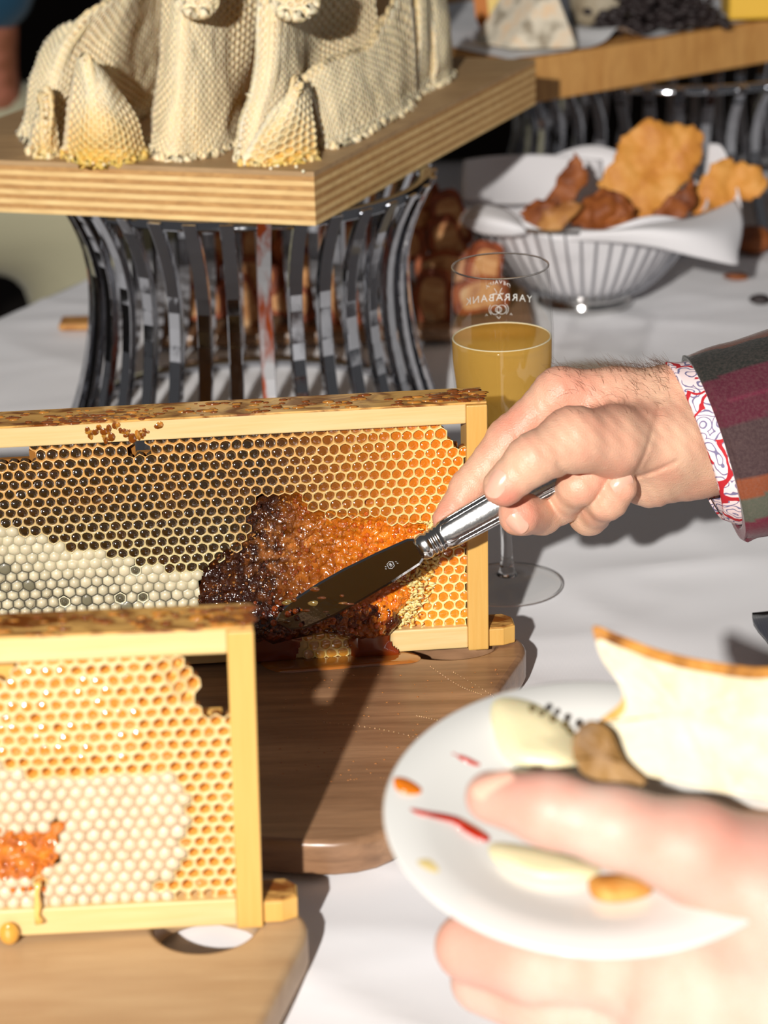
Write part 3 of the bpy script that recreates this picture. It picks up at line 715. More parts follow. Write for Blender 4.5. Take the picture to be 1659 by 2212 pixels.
def st_rear(s, t):
    px, py = to_px(M1, s, t, YC); n1 = mn.noise(Vector((s*60, t*60, 0))); n2 = mn.noise(Vector((s*400, t*400, 5)))
    if t < .0118 or t > FH-.0096: return None
    if s > -.0096: return None
    if inpoly(px, py, TORN) and pdist(px, py, TORN) > 9: return None
    if ((px-22)/52)**2+((py-985)/24)**2 < 1 or ((px-303)/24)**2+((py-972)/22)**2 < 1: return None
    if px > 962 and py < 958: return None
    if ((px+230)/60)**2+((py-1010)/26)**2 < 1: return None
    lt = max(0, min(1, (px-560)/360))
    if px < 445 and py > yof(CAPL, px)+8*n1+6*n2:
        if n2 > .52: return dict(kind='open', rim=.8, wax=srgb(214, 204, 172), wall=srgb(120, 110, 84), deep=srgb(40, 34, 24), honey=srgb(90, 84, 66), hd=-.0008)
        g = .5+.5*mn.noise(Vector((s*150, t*150, 2)))
        return dict(kind='cap', wax=vmix(srgb(222, 210, 178), srgb(176, 166, 138), g*.8), seam=vmix(srgb(44, 40, 30), srgb(206, 192, 156), max(0, .75-(py-yof(CAPL, px))/130+.7*n1)), bulge=.0007+.0007*g, h=.0006*n2, capr=.74-.22*max(0, min(1, (py-yof(CAPL, px))/110))*(.4+g)) if n2 < .44 or py < yof(CAPL, px)+30 else dict(kind='cap', wax=srgb(120, 114, 92), seam=srgb(48, 44, 32), bulge=.0003, capr=.7)
    top = max(0, 1-(FH-.0108-t)/.012)
    w = vmix(vmix(srgb(184, 148, 94), srgb(228, 200, 132), lt), srgb(224, 160, 84), .6*max(0, 1-(FH-.02-t)/.04)*(1-lt))
    if px < 500: w = vmix(w, srgb(206, 190, 140), max(0, (py-1080)/140))
    hcol = vmix(srgb(46, 32, 14), srgb(206, 116, 18), lt**1.3); hcol = vmix(hcol, srgb(92, 50, 16), max(0, n1)*.4*(1-lt))
    wall = vmix(srgb(120, 78, 34), srgb(236, 160, 50), lt)
    low = max(0, (py-1180)/200)*lt; hcol = vmix(hcol, srgb(232, 150, 36), low); w = vmix(w, srgb(255, 232, 160), low)
    d = dict(kind='open', rim=.865+.02*n1+.015*n2, wax=w, wall=wall, deep=vmix(srgb(60, 36, 12), srgb(220, 130, 26), lt), honey=hcol, hd=-.0013-.0008*max(0, n2), dome=.0005+.0002*n1)
    if top > .2: d['h'] = -.003*top; d['rim'] = .86
    if n2 > .60 or (px > 820 and py > 1170 and px < 930 and n1 > .05): d['hd'] = -.0035; d['h'] = .0008*n1
    return d
pit = .00562
def planef(y0):
    return lambda s, t, h: (s, y0-h, t)
cs = hexgrid(-.42+.0125, -.008, .0142, FH-.008, pit)
(V, Fc, C), (HV, HF, HC) = hexcomb(cs, pit, planef(YC), st_rear, rnd=.0007, depth=.0062)
comb1 = mk('comb', V, Fc, wax_m, fr1, world=False, cols=C)
sub('honey_fill', HV, HF, honey_m, comb1, fr1, world=False, cols=HC, kind='stuff', label='dark glossy honey in the cells')
# midrib behind the cells, with the same gaps
def midrib(M, root, LW, stf, y0, y1, colr, name='midrib'):
    V, Fc = [], []; r = .004
    nx, nz = int((LW-.021)/r), int((FH-.022)/r); ok = np.zeros((nx, nz), bool)
    for i in range(nx):
        for j in range(nz):
            x, z = -LW+.0105+(i+.5)*r, .0125+(j+.5)*r; px, py = to_px(M, x, z, YC)
            ok[i, j] = not stf(px, py, x, z)
    parts = []
    for j in range(nz):
        i = 0
        while i < nx:
            if ok[i, j]:
                k = i
                while k < nx and ok[k, j]: k += 1
                x0, x1, z0, z1 = -LW+.0105+i*r, -LW+.0105+k*r, .0125+j*r, .0125+(j+1)*r
                parts.append(box(x0, x1, y0, y1, z0, z1)); i = k
            else: i += 1
    v, f = join(parts); mk(name, v, f, wax_m, root, world=False, smooth=False, cols=[colr]*len(v))
def gap1(px, py, x, z):
    return ((px-22)/50)**2+((py-985)/22)**2 < 1 or ((px-303)/22)**2+((py-972)/20)**2 < 1 or (px > 940 and py < 974) or ((px-600)/22)**2+((py-1282)/14)**2 < 1 or ((px+230)/58)**2+((py-1010)/24)**2 < 1
midrib(M1, fr1, .42, gap1, .0135, .0165, srgb(150, 96, 34))
# torn crater
def h1(x, z, e):
    px, py = to_px(M1, x, z, YC); w = 0
    lo = max(0, min(1, (py-1230)/110)); L = max(0, min(1, (px-560)/260))
    base = -.0045*e*(1-lo)+.0015*e*(1-lo)*L+.009*e*lo*max(0, min(1, 1-(py-1340)/120+.35))
    base += .004*math.exp(-((px-660)/90)**2-((py-1300)/45)**2)+.004*math.exp(-((px-820)/60)**2-((py-1350)/60)**2)
    base += .003*math.exp(-((px-480)/45)**2-((py-1240)/60)**2)
    return base+crumble(x, z, 240, .0042)*e+crumble(x, z, 620, .0009)*e
def c1(x, z, e, h):
    px, py = to_px(M1, x, z, YC); L = max(0, min(1, (px-590)/230)); lo = max(0, min(1, (py-1300)/80)); n = .5+.5*mn.noise(Vector((x*260, z*260, 1))); n2 = .5+.5*mn.noise(Vector((x*90, z*90, 8)))
    c = vmix(srgb(42, 14, 4), srgb(226, 118, 14), L*(.55+.6*n2)+.25*max(0, n-.5))
    mid = math.exp(-((px-620)/70)**2-((py-1190)/55)**2); c = vmix(c, srgb(206, 128, 62), mid*max(0, n-.35)*1.7)
    c = vmix(c, srgb(236, 146, 26), L*max(0, n-.45)*1.2); c = vmix(c, srgb(84, 20, 2), lo*.85*(1-.4*n))
    return c
V, Fc, C, P_t = crushed(M1, TORN, YC-.0002, .0008, h1, c1)
cr1 = mk('torn_comb', V, Fc, crush_m, fr1, world=False, cols=C, label='crushed amber comb wet with honey')
def flakes(n, gen, r0, r1, cfun):
    parts, cl = [], []
    for _ in range(n):
        c = Vector(gen()); r = random.uniform(r0, r1); a = random.uniform(0, math.pi)
        u = Vector((math.cos(a), -.7*random.random(), math.sin(a))).normalized(); w = u.cross(Vector((random.gauss(0, .5), 1, random.gauss(0, .5)))).normalized(); th = u.cross(w)*.00016
        k = [random.uniform(.3, 1) for _ in range(6)]; q = [c+(u*math.cos(t_*math.pi/3)+w*.55*math.sin(t_*math.pi/3))*r*k[t_] for t_ in range(6)]
        parts.append(([p+th for p in q]+[p-th for p in q], [tuple(range(6)), tuple(range(6, 12))[::-1]]+[(i, i+6, (i+1) % 6+6, (i+1) % 6) for i in range(6)])); cl += [cfun(c)]*12
    return join(parts)+(cl,)
# splinters of wax and beads of honey in the crater
def rnd_in(P, zmin=.016):
    while True:
        x = random.uniform(min(p[0] for p in P), max(p[0] for p in P)); z = random.uniform(zmin, max(p[1] for p in P))
        if inpoly(x, z, P): return x, z
def g1_(): x, z = rnd_in(P_t); return (x, YC-h1(x, z, min(1, pdist(x, z, P_t)/.006))-.0003, z)
def c_split(c):
    px, py = to_px(M1, c.x, c.z, YC); L = max(0, min(1, (px-560)/260)); return vmix(vmix(srgb(96, 40, 12), srgb(206, 140, 76), random.random()**1.5), srgb(236, 150, 40), L*.7)
v, f, cl = flakes(480, g1_, .0005, .0017, c_split); parts = [(v, f)]; hb, hc = [], []
for _ in range(230):
    x, z = rnd_in(P_t); px, py = to_px(M1, x, z, YC); L = max(0, min(1, (px-560)/260)); y = YC-h1(x, z, min(1, pdist(x, z, P_t)/.006))
    r = random.uniform(.0006, .0016); bb = ball((x, y-r*.3, z), r, 8, 6); hb.append(bb); hc += [vmix(srgb(50, 16, 4), srgb(200, 90, 8), L)]*len(bb[0])
v, f = join(parts); sub('wax_splinters', v, f, crush_m, cr1, fr1, world=False, smooth=False, cols=cl, kind='stuff')
v, f = join(hb); sub('honey_beads', v, f, honey_m, cr1, fr1, world=False, cols=hc, kind='stuff')
# ragged pale wax along the right lower edge of the wound
def g_():
    py = random.uniform(1125, 1350); px = 940-(py-1130)*.33+random.gauss(0, 17); x, z = local_of(M1, px, py, YC-.0012); return (x, YC-.0010-random.random()*.0012, z)
v_, f_0, cl = flakes(420, g_, .0010, .0032, lambda c: vmix(srgb(252, 228, 158), srgb(240, 176, 70), random.random()**2)); parts = [(v_, f_0)]
v, f = join(parts); sub('wax_smear', v, f, wax_m, comb1, fr1, world=False, cols=cl, kind='stuff')
# honey-soaked bit of cells stuck to the bar, and the drip
(V, Fc, C), (HV, HF, HC) = hexcomb([(x, z) for x, z in hexgrid(-.0925, -.0700, .003, .0150, pit*1.05) if True], pit*1.05, planef(.0012),
    lambda s, t: dict(kind='open', rim=.84, wax=srgb(244, 206, 128), wall=srgb(226, 160, 60), deep=srgb(226, 160, 60), honey=srgb(214, 150, 52), hd=-.0002, dome=.0004), rnd=.0008, depth=.0009)
mk('stuck_cells', V, Fc, wax_m, fr1, world=False, cols=C); mk('honey_film', HV, HF, honey_m, fr1, world=False, cols=HC, kind='stuff')
def drip_sheet(M, poly, yl, bulge, colr, name, root, res=.0011):
    V, Fc, C, P = crushed(M, poly, yl, res, lambda x, z, e: bulge*math.sqrt(e)+.0006*mn.noise(Vector((x*120, z*60, 0))), lambda x, z, e, h: vmix(colr, tuple(c*1.5 for c in colr), (1-e)*.8))
    return mk(name, V, Fc, honey_m, root, world=False, cols=C)
drip_sheet(M1, [(752, 1330), (850, 1330), (842, 1380), (872, 1412), (850, 1422), (760, 1424), (748, 1380)], .0012, .004, srgb(120, 42, 4), 'honey_drip', fr1)
drip_sheet(M1, [(480, 1330), (640, 1330), (655, 1380), (640, 1427), (520, 1432), (470, 1400)], .0012, .003, srgb(110, 36, 4), 'honey_drip', fr1)

PILE = [(556, 1318), (610, 1300), (640, 1296), (690, 1300), (742, 1312), (800, 1300), (850, 1312), (868, 1340), (840, 1372), (770, 1382), (700, 1368), (640, 1378), (590, 1392), (545, 1370)]
V, Fc, C, PP = crushed(M1, PILE, YC-.0045, .0007, lambda x, z, e: .0055*math.sqrt(e)+crumble(x, z, 260, .0042)*e+crumble(x, z, 560, .0016)*e,
    lambda x, z, e, h: vmix(srgb(60, 14, 2), srgb(190, 80, 12), max(0, min(1, h*90-.3+.5*mn.noise(Vector((x*220, z*220, 6)))))))
mk('comb_pile', V, Fc, crush_m, fr1, world=False, cols=C, label='dark red-brown pile of scraped comb')
# ---- puddle on the board
def puddle(name, pts_px, z, hgt, colr, label, grp=None):
    P = smooth_poly([tuple(at(px, py, z))[:2] for px, py in pts_px], 6); n = len(P); c = sum(P, Vector((0, 0)))/n
    V, C = [], []
    for fac, hz in ((1, 0), (.96, .55), (.85, .9), (.6, 1), (.3, 1)):
        for p in P: q = c+(p-c)*fac; V.append((q.x, q.y, z+hgt*hz)); C.append(vmix(colr, tuple(min(1, k*1.5) for k in colr), max(0, (fac-.7)*2.5)))
    V.append((c.x, c.y, z+hgt)); C.append(colr); Fc = []
    for L in range(4):
        for i in range(n): a, b = L*n+i, L*n+(i+1) % n; Fc.append((a, b, b+n, a+n))
    for i in range(n): Fc.append((4*n+i, 4*n+(i+1) % n, 5*n))
    o = mk(name, V, Fc, honey_m, cols=C); recalc(o); return tag(o, label, 'honey', grp)
puddle('honey_puddle', [(560, 1425), (640, 1418), (760, 1408), (860, 1406), (905, 1416), (900, 1430), (850, 1436), (790, 1440), (700, 1448), (600, 1452)], ZB+.0001, .0013, srgb(146, 86, 30),
       'shiny amber honey puddle on the dark board below the cut comb')
parts, cl = [], []
for _ in range(150):
    px, py = random.uniform(600, 1080), random.uniform(1440, 1700)
    p = at(px, py, ZB); r = random.uniform(.0002, .0006); b = ball((p.x, p.y, ZB+.0001), r, 6, 4, (r*1.3, r, r*.6)); parts.append(b); cl += [srgb(170, 110, 60)]*len(b[0])
v, f = join(parts); o = mk('honey_spatter', v, f, honey_m, cols=cl); tag(o, 'fine specks of honey spattered over the dark walnut board', 'honey', kind='stuff')
parts = []
for pts in ([(930, 1440), (990, 1480), (1040, 1500)], [(700, 1560), (820, 1575), (930, 1600)], [(980, 1452), (1060, 1500), (1075, 1520)], [(900, 1546), (960, 1560), (1010, 1585)]):
    pp = smooth_poly([tuple(at(a, b, ZB+.0001)) for a, b in pts], 12, False)
    for q in pp: r = random.uniform(.00025, .00045); parts.append(ball(tuple(q), r, 6, 4))
v, f = join(parts); o = mk('honey_trails', v, f, honey_m, cols=[srgb(190, 150, 110)]*len(v)); tag(o, 'thin dotted honey trails crossing the bare right half of the dark board', 'honey', kind='stuff')

# ---- front frame
M2 = frame_matrix((-.0535, .8153, ZB+.0004), math.radians(4.2), math.radians(-.9)*-1)
fr2 = hive_frame('wooden hive frame of pale half-capped comb, nearest the camera at left', M2, .36, None, None)
WND = [(-150, 1800), (-60, 1788), (80, 1792), (105, 1778), (152, 1768), (150, 1782), (128, 1805), (130, 1850), (112, 1880), (90, 1902), (-60, 1905), (-160, 1890)]
CB = [(-900, 1690), (0, 1650), (60, 1675), (130, 1690), (200, 1668), (350, 1668), (392, 1700), (408, 1760), (400, 1830), (380, 1900), (370, 1975)]
def capped2(px, py): return py > 1640 and inpoly(px, py, [(-2000, 1700), (-300, 1660), (0, 1648), (60, 1672), (130, 1688), (200, 1668), (350, 1668), (392, 1700), (408, 1760), (398, 1830), (372, 1900), (380, 1990), (-2000, 2100)])
def st_front(s, t):
    px, py = to_px(M2, s, t, YC); n1 = mn.noise(Vector((s*60, t*60, 3))); n2 = mn.noise(Vector((s*400, t*400, 7)))
    if t < .0118 or t > FH-.0095 or s > -.0092: return None
    edge = 392+(py-1410)*.40 if py < 1540 else 600
    if px > edge: return None
    if inpoly(px, py, WND) and pdist(px, py, WND) > 9: return None
    if ((px-0)/48)**2+((py-1440)/22)**2 < 1 or ((px+330)/80)**2+((py-1460)/30)**2 < 1: return None
    if capped2(px, py) and n2 < .6:
        g = .5+.5*mn.noise(Vector((s*130, t*130, 2))); h = .5+.5*n1
        return dict(kind='cap', wax=vmix(srgb(220, 204, 178), srgb(206, 184, 150), g), seam=vmix(srgb(136, 92, 62), srgb(200, 168, 124), h*.7), bulge=.0010+.0008*g, h=.0005*n2, capr=.70+.06*n1)
    br = max(0, min(1, (px-380)/100))*max(0, min(1, (py-1750)/150)); e2 = max(0, 1-(edge-px)/70) if py < 1535 else 0
    w = vmix(srgb(220, 198, 150), srgb(212, 182, 124), .5+.5*n1); hc = vmix(srgb(206, 126, 42), srgb(196, 138, 58), .5+.5*n1)
    wet = px < 300 and py < 1640 and n2 > -.35
    d = dict(kind='open', rim=.76+.03*n1, wax=w, wall=srgb(236, 180, 90), deep=srgb(190, 116, 40), h=-.006*e2)
    if wet or n2 > .2: d.update(honey=hc, hd=-.0016-.0012*max(0, -n2), dome=.0004)
    else: d['deep'] = srgb(196, 124, 40)
    return d
cs = hexgrid(-.36+.0125, -.008, .0142, FH-.0075, pit)
(V, Fc, C), (HV, HF, HC) = hexcomb(cs, pit, planef(YC), st_front, rnd=.0009, depth=.0062)
comb2 = mk('comb', V, Fc, wax_m, fr2, world=False, cols=C); sub('honey_fill', HV, HF, honey_m, comb2, fr2, world=False, cols=HC, kind='stuff')
midrib(M2, fr2, .36, lambda px, py, x, z: (py < 1562 and px > 362+(py-1410)*.40) or ((px)/46)**2+((py-1440)/20)**2 < 1 or ((px+330)/80)**2+((py-1460)/30)**2 < 1, .0125, .0160, srgb(226, 176, 96))
V, Fc, C, P_t2 = crushed(M2, WND, YC-.0002, .0009, lambda x, z, e: -.001*e+crumble(x, z, 330, .003)*e, lambda x, z, e, h: vmix(srgb(150, 60, 8), srgb(232, 140, 40), .5+.5*mn.noise(Vector((x*200, z*200, 2)))))
cr2 = mk('torn_comb', V, Fc, crush_m, fr2, world=False, cols=C, label='small amber gouge in the white cappings')
hb = []
for _ in range(70):
    x = random.uniform(min(p[0] for p in P_t2), max(p[0] for p in P_t2)); z = random.uniform(min(p[1] for p in P_t2), max(p[1] for p in P_t2))
    if inpoly(x, z, P_t2): r = random.uniform(.0006, .0014); hb.append(ball((x, YC-.0016, z), r, 8, 6))
for px, py in ((50, 1918), (28, 1920), (66, 1917), (82, 1916), (95, 1918)):
    x, z = local_of(M2, px, py, YC); hb.append(ball((x, YC-.001, z), .0013, 8, 6))
v, f = join(hb); sub('honey_beads', v, f, honey_m, cr2, fr2, world=False, cols=[srgb(206, 110, 24)]*len(v), kind='stuff')
pts = [local_of(M2, px, py, 0) for px, py in ((84, 1905), (80, 1930), (82, 1955), (80, 1975), (86, 1990))]
v, f = tube([(x, -.0006, z) for x, z in pts], [.0012, .001, .0016, .001, .0022], 10); mk('honey_drip', v, f, honey_m, fr2, world=False, cols=[srgb(236, 190, 100)]*len(v))
v, f = ball((local_of(M2, 22, 2040, 0)[0], -.001, .004), .004, 12, 8, (.0042, .0022, .0052)); mk('honey_drip', v, f, honey_m, fr2, world=False, cols=[srgb(214, 158, 60)]*len(v))

# ============================================================ KNIFE
def knife():
    A = atD(905, 1187, 1.118); B = atD(1212, 1014, 1.112); T = atD(598, 1336, 1.150)
    ax = (B-A).normalized(); view = (A-CAM).normalized(); wd_ = ax.cross(view).normalized(); nrm = wd_.cross(ax).normalized()  # nrm roughly along the view
    if wd_.dot(up) < 0: wd_ = -wd_
    root = thing('butter_knife', 'silver butter knife with ribbed moulded handle held in the hand, blade in the torn comb', 'knife', Matrix.Translation(A))
    Lh = (B-A).length
    # handle : loft of rounded sections
    secs = [(-.0005, .0050, .0040), (.0015, .0062, .0048), (.004, .0066, .0050), (.006, .0056, .0046), (.0066, .0063, .0052), (.0074, .0063, .0052), (.008, .0057, .0046), (.0086, .0065, .0054), (.0096, .0065, .0054), (.0102, .0059, .0048),
            (.0108, .0067, .0055), (.0118, .0067, .0055), (.0124, .0061, .005), (.014, .0072, .0052), (.018, .0078, .0052), (.03, .0082, .0050), (.05, .0086, .0048), (Lh*.85, .0092, .0046), (Lh, .0096, .0042), (Lh+.012, .0085, .0036), (Lh+.018, .003, .002)]
    V, Fc = [], []; n = 24
    for s, w, th in secs:
        c = A+ax*s
        for k in range(n):
            a = 2*math.pi*k/n; cx, cy = math.cos(a), math.sin(a); e = .75
            V.append(c+wd_*w*math.copysign(abs(cx)**e, cx)+nrm*th*math.copysign(abs(cy)**e, cy))
    for i in range(len(secs)-1):
        for k in range(n): a, b = i*n+k, i*n+(k+1) % n; Fc.append((a, b, b+n, a+n))
    Fc += [tuple(range(n)), tuple(range(len(V)-n, len(V)))]
    h = mk('handle', V, Fc, silver, root); recalc(h)
    # thread mouldings along both edges of the face
    for off in (.0066, .0048, -.0048, -.0066):
        pts = [A+ax*s+wd_*(off+math.copysign((s-.016)*.018, off))-nrm*.0044*(1 if abs(off) < .006 else .75) for s in np.linspace(.0155, Lh, 14)]
        v, f = tube(pts, .00042, 6); sub('thread_moulding', v, f, silver, h, root)
    s0 = A+ax*.0155-nrm*.0046
    pts = [A+ax*(.0155-.002*math.cos(a))+wd_*.0048*math.sin(a)-nrm*.0046 for a in np.linspace(-math.pi/2, math.pi/2, 12)]
    v, f = tube(pts, .00042, 6); sub('thread_moulding', v, f, silver, h, root)
    # blade outline (distance from bolster, upper edge, lower edge) slightly widening then a rounded tip
    axb = (T-A).normalized(); wb = axb.cross(view).normalized(); wb = wb if wb.dot(up) > 0 else -wb; nb = wb.cross(axb).normalized(); nb = nb if nb.dot(view) < 0 else -nb
    Lb = (T-A).length; V, Fc = [], []; sec = [(0, .0060, -.0052), (.003, .0072, -.0068), (.02, .0078, -.0088), (.04, .0078, -.0104), (.055, .0070, -.0112), (Lb*.86, .0050, -.0106), (Lb*.95, .0030, -.0080), (Lb, .0002, -.003)]
    for s, a, b in sec:
        c = A+axb*s
        for w, t in ((a, .00045), (a-.0012, .0009), ((a+b)/2, .0008), (b+.001, .0004), (b, .00005), (b+.001, -.0004), ((a+b)/2, -.0008), (a-.0012, -.0009), (a, -.00045)): V.append(c+wb*w+nb*t)
    for i in range(len(sec)-1):
        for k in range(9): a, b = i*9+k, i*9+(k+1) % 9; Fc.append((a, b, b+9, a+9))
    Fc += [tuple(range(9)), tuple(range(len(V)-9, len(V)))]
    bl = mk('blade', V, Fc, blade_m, root); recalc(bl)
    bl.data.polygons.foreach_set('use_smooth', [False]*len(bl.data.polygons))
    # maker's mark engraved on the blade: a little house-shaped cartouche with a bar, and dots
    parts = []; c0 = A+axb*.0165+wb*(-.0008)+nb*.00098
    def seg(pts, r=.00011): parts.append(tube([c0+axb*(-x)+wb*y for x, y in pts], r, 5))
    seg([(-.0016, -.0011), (-.0016, .0011), (0, .0018), (.0016, .0011), (.0016, -.0011), (0, -.0018), (-.0016, -.0011)])
    seg([(.0006, .0008), (-.0006, .0008), (-.0006, .0001), (.0006, .0001), (.0006, -.0007), (-.0006, -.0007)]); seg([(0, .0008), (0, -.0007)])
    for x, y in ((.003, .0006), (.0034, -.0004), (-.003, .0006), (-.0034, -.0004)): seg([(x, y), (x+.0005, y-.0005)])
    v, f = join(parts); sub('engraved_mark', v, f, engr, bl, root)
    # wax and honey clinging to the blade end
    parts, cl = [], []
    for _ in range(20):
        s = random.uniform(.036, Lb*.96); u = random.uniform(-.011, .006)*(1 if s > .055 else .9)
        if u > -.002 and s < .055: continue
        r = random.uniform(.0006, .0017); c = A+axb*s+wb*u+nb*.0008; b = ball(tuple(c), r, 8, 5, (r*random.uniform(1.2, 2.6), r*.5, r*random.uniform(.5, 1.1))); parts.append(b)
        cl += [random.choice([srgb(120, 96, 50), srgb(110, 70, 24), srgb(90, 44, 10)])]*len(b[0])
    for k in range(0):
        s = .040+.0035*k; n0 = -.010+.002*random.random(); parts.append(tube([A+axb*s+wb*(n0+.009*random.random()+.002)+nb*.0009, A+axb*(s+.004)+wb*(n0+.003)+nb*.0012, A+axb*(s+.007)+wb*n0+nb*.0012], [.00012, .0003, .0005], 5)); cl += [srgb(150, 140, 100)]*15
    v, f = join(parts); sub('honey_smear', v, f, honey_m, bl, root, cols=cl, kind='stuff')
    return A, ax, wd_, nrm
knife()
# loose lump of comb pushed up in front of the blade
parts, cl = [], []
for _ in range(46):
    px, py = random.gauss(690, 60), random.gauss(1325, 20); c = atD(px, py, 1.143+random.uniform(0, .008)); r = random.uniform(.0007, .0019)
    b = ball(tuple(c), r, 8, 6); parts.append(b); cl += [vmix(srgb(80, 22, 2), srgb(170, 76, 12), random.random())]*len(b[0])
v, f = join(parts); mk('comb_crumbs', v, f, crush_m, fr1, cols=cl, kind='stuff')

# ============================================================ CHAMPAGNE GLASS
def champagne():
    c = at(1096, 1268, 0); lean = Matrix.Rotation(math.radians(-.9), 4, 'Y'); M = Matrix.Translation((c.x, c.y, .0)) @ lean
    root = thing('champagne_glass', 'tulip champagne glass of pale gold wine with mirrored etched lettering', 'glass', M)
    Hg = .187
    def ro(z):      # outer radius of bowl
        P = [(.062, .0045), (.070, .0085), (.080, .0135), (.092, .0188), (.105, .0233), (.120, .0264), (.135, .0279), (.150, .0281), (.165, .0276), (.187, .0262)]
        for (a, b), (c_, d) in zip(P[:-1], P[1:]):
            if a <= z <= c_: t = (z-a)/(c_-a); t = t*t*(3-2*t)*.35+t*.65; return b+(d-b)*t
        return P[-1][1] if z > P[-1][0] else P[0][1]
    zs = np.linspace(.064, Hg, 36)
    outer = [(ro(z), z) for z in zs]; inner = [(max(.0005, ro(z)-.0009), z) for z in zs[::-1] if z > .072]
    mk('bowl', *lathe(outer+[(ro(Hg)-.0002, Hg+.0004), (ro(Hg)-.0007, Hg+.0004)]+inner+[(.0002, .0735)], 72), glass_m, root, world=False)
    v, f = lathe([(.0302, .0012), (.0306, .0018), (.030, .0024), (.022, .0032), (.012, .0046), (.006, .0075), (.0038, .012)], 72); v2, f2 = lathe([(.0302, .0012), (.028, .0008), (.015, .0012), (.0002, .0016)], 72)
    mk('foot', *join([(v, f), (v2, f2)]), glass_m, root, world=False)
    v, f = lathe([(.0306+.0004*math.cos(a), .0018+.0006*math.sin(a)) for a in np.linspace(0, 2*math.pi, 9)], 72); mk('foot_rim', v, f, stem_m, root, world=False)
    mk('stem', *lathe([(.0002, .006), (.006, .0078), (.0042, .011), (.0034, .018), (.0031, .035), (.0033, .052), (.0048, .063), (.0075, .069), (.0002, .073)], 32), stem_m, root, world=False)
    v, f = lathe([(ro(Hg)-.0004+.0005*math.cos(a), Hg+.0002+.0005*math.sin(a)) for a in np.linspace(0, 2*math.pi, 9)], 72); mk('rim', v, f, stem_m, root, world=False)
    wz = .1475; mk('wine', *lathe([(.0002, .0745)]+[(max(.001, ro(z)-.0011), z) for z in np.linspace(.076, wz, 26)]+[(ro(wz)-.0012, wz), (.018, wz-.0004), (.0002, wz-.0004)], 64), wine_m, root, world=False)
    mk('foam_ring', *lathe([(ro(wz)-.0016+.0005*math.cos(a), wz+.0004*math.sin(a)) for a in np.linspace(0, 2*math.pi, 7)], 64), MT('wine_foam', srgb(244, 232, 196), .4).m, root, world=False)
    # lettering etched on the far side, so it reads mirrored from here
    def text_mesh(body, size):
        cu = bpy.data.curves.new('t', 'FONT'); cu.body = body; cu.size = size; cu.align_x = 'CENTER'; cu.resolution_u = 3; cu.space_character = 1.25
        ob = bpy.data.objects.new('t', cu); col.objects.link(ob); dg = bpy.context.evaluated_depsgraph_get(); dg.update()
        me = ob.evaluated_get(dg).to_mesh(); v = [tuple(q.co) for q in me.vertices]; f = [tuple(p.vertices) for p in me.polygons]
        ob.evaluated_get(dg).to_mesh_clear(); bpy.data.objects.remove(ob); return v, f
    def wrap(v, z0, arch=0.):
        out = []
        for x, y, _ in v:
            z = z0+y-arch*x*x; r = ro(z)+.00012; a = x/r; out.append((-r*math.sin(a), r*math.cos(a), z))
        return out
    parts = []
    v, f = text_mesh('YARRABANK', .0058); parts.append((wrap(v, .1597), f))
    v, f = text_mesh('DEVAUX', .0030); parts.append((wrap(v, .1695, 60), f))
    def stroke(pts, w=.00016):
        v, f = tube([(x, y, 0) for x, y in pts], w, 4); parts.append((wrap([(a, b, 0) for a, b, _ in v], .1545), f))
    for cx, rr in ((-.0018, .0026), (.0018, .0026), (0, .0017)): stroke([(cx+rr*math.cos(a), rr*math.sin(a)) for a in np.linspace(0, 2*math.pi, 20)])
    for sx in (-1, 1):
        stroke([(sx*(.0042+.0012*math.sin(a)), -.0026+.0028*(a/1.5)) for a in np.linspace(0, 3, 10)]); stroke([(sx*.0022, .0125), (sx*.0008, .0100), (sx*.0024, .0085)])
        stroke([(sx*.0075, -.0032), (sx*.0068, -.0020), (sx*.0062, -.0032)]); stroke([(0, .0088), (sx*.003, .0094)])
    stroke([(-.001, -.004), (0, -.0052), (.001, -.004)])
    v, f = join(parts); mk('etched_lettering', v, f, etch, root, world=False, smooth=False, label='white etched name and emblem')
champagne()

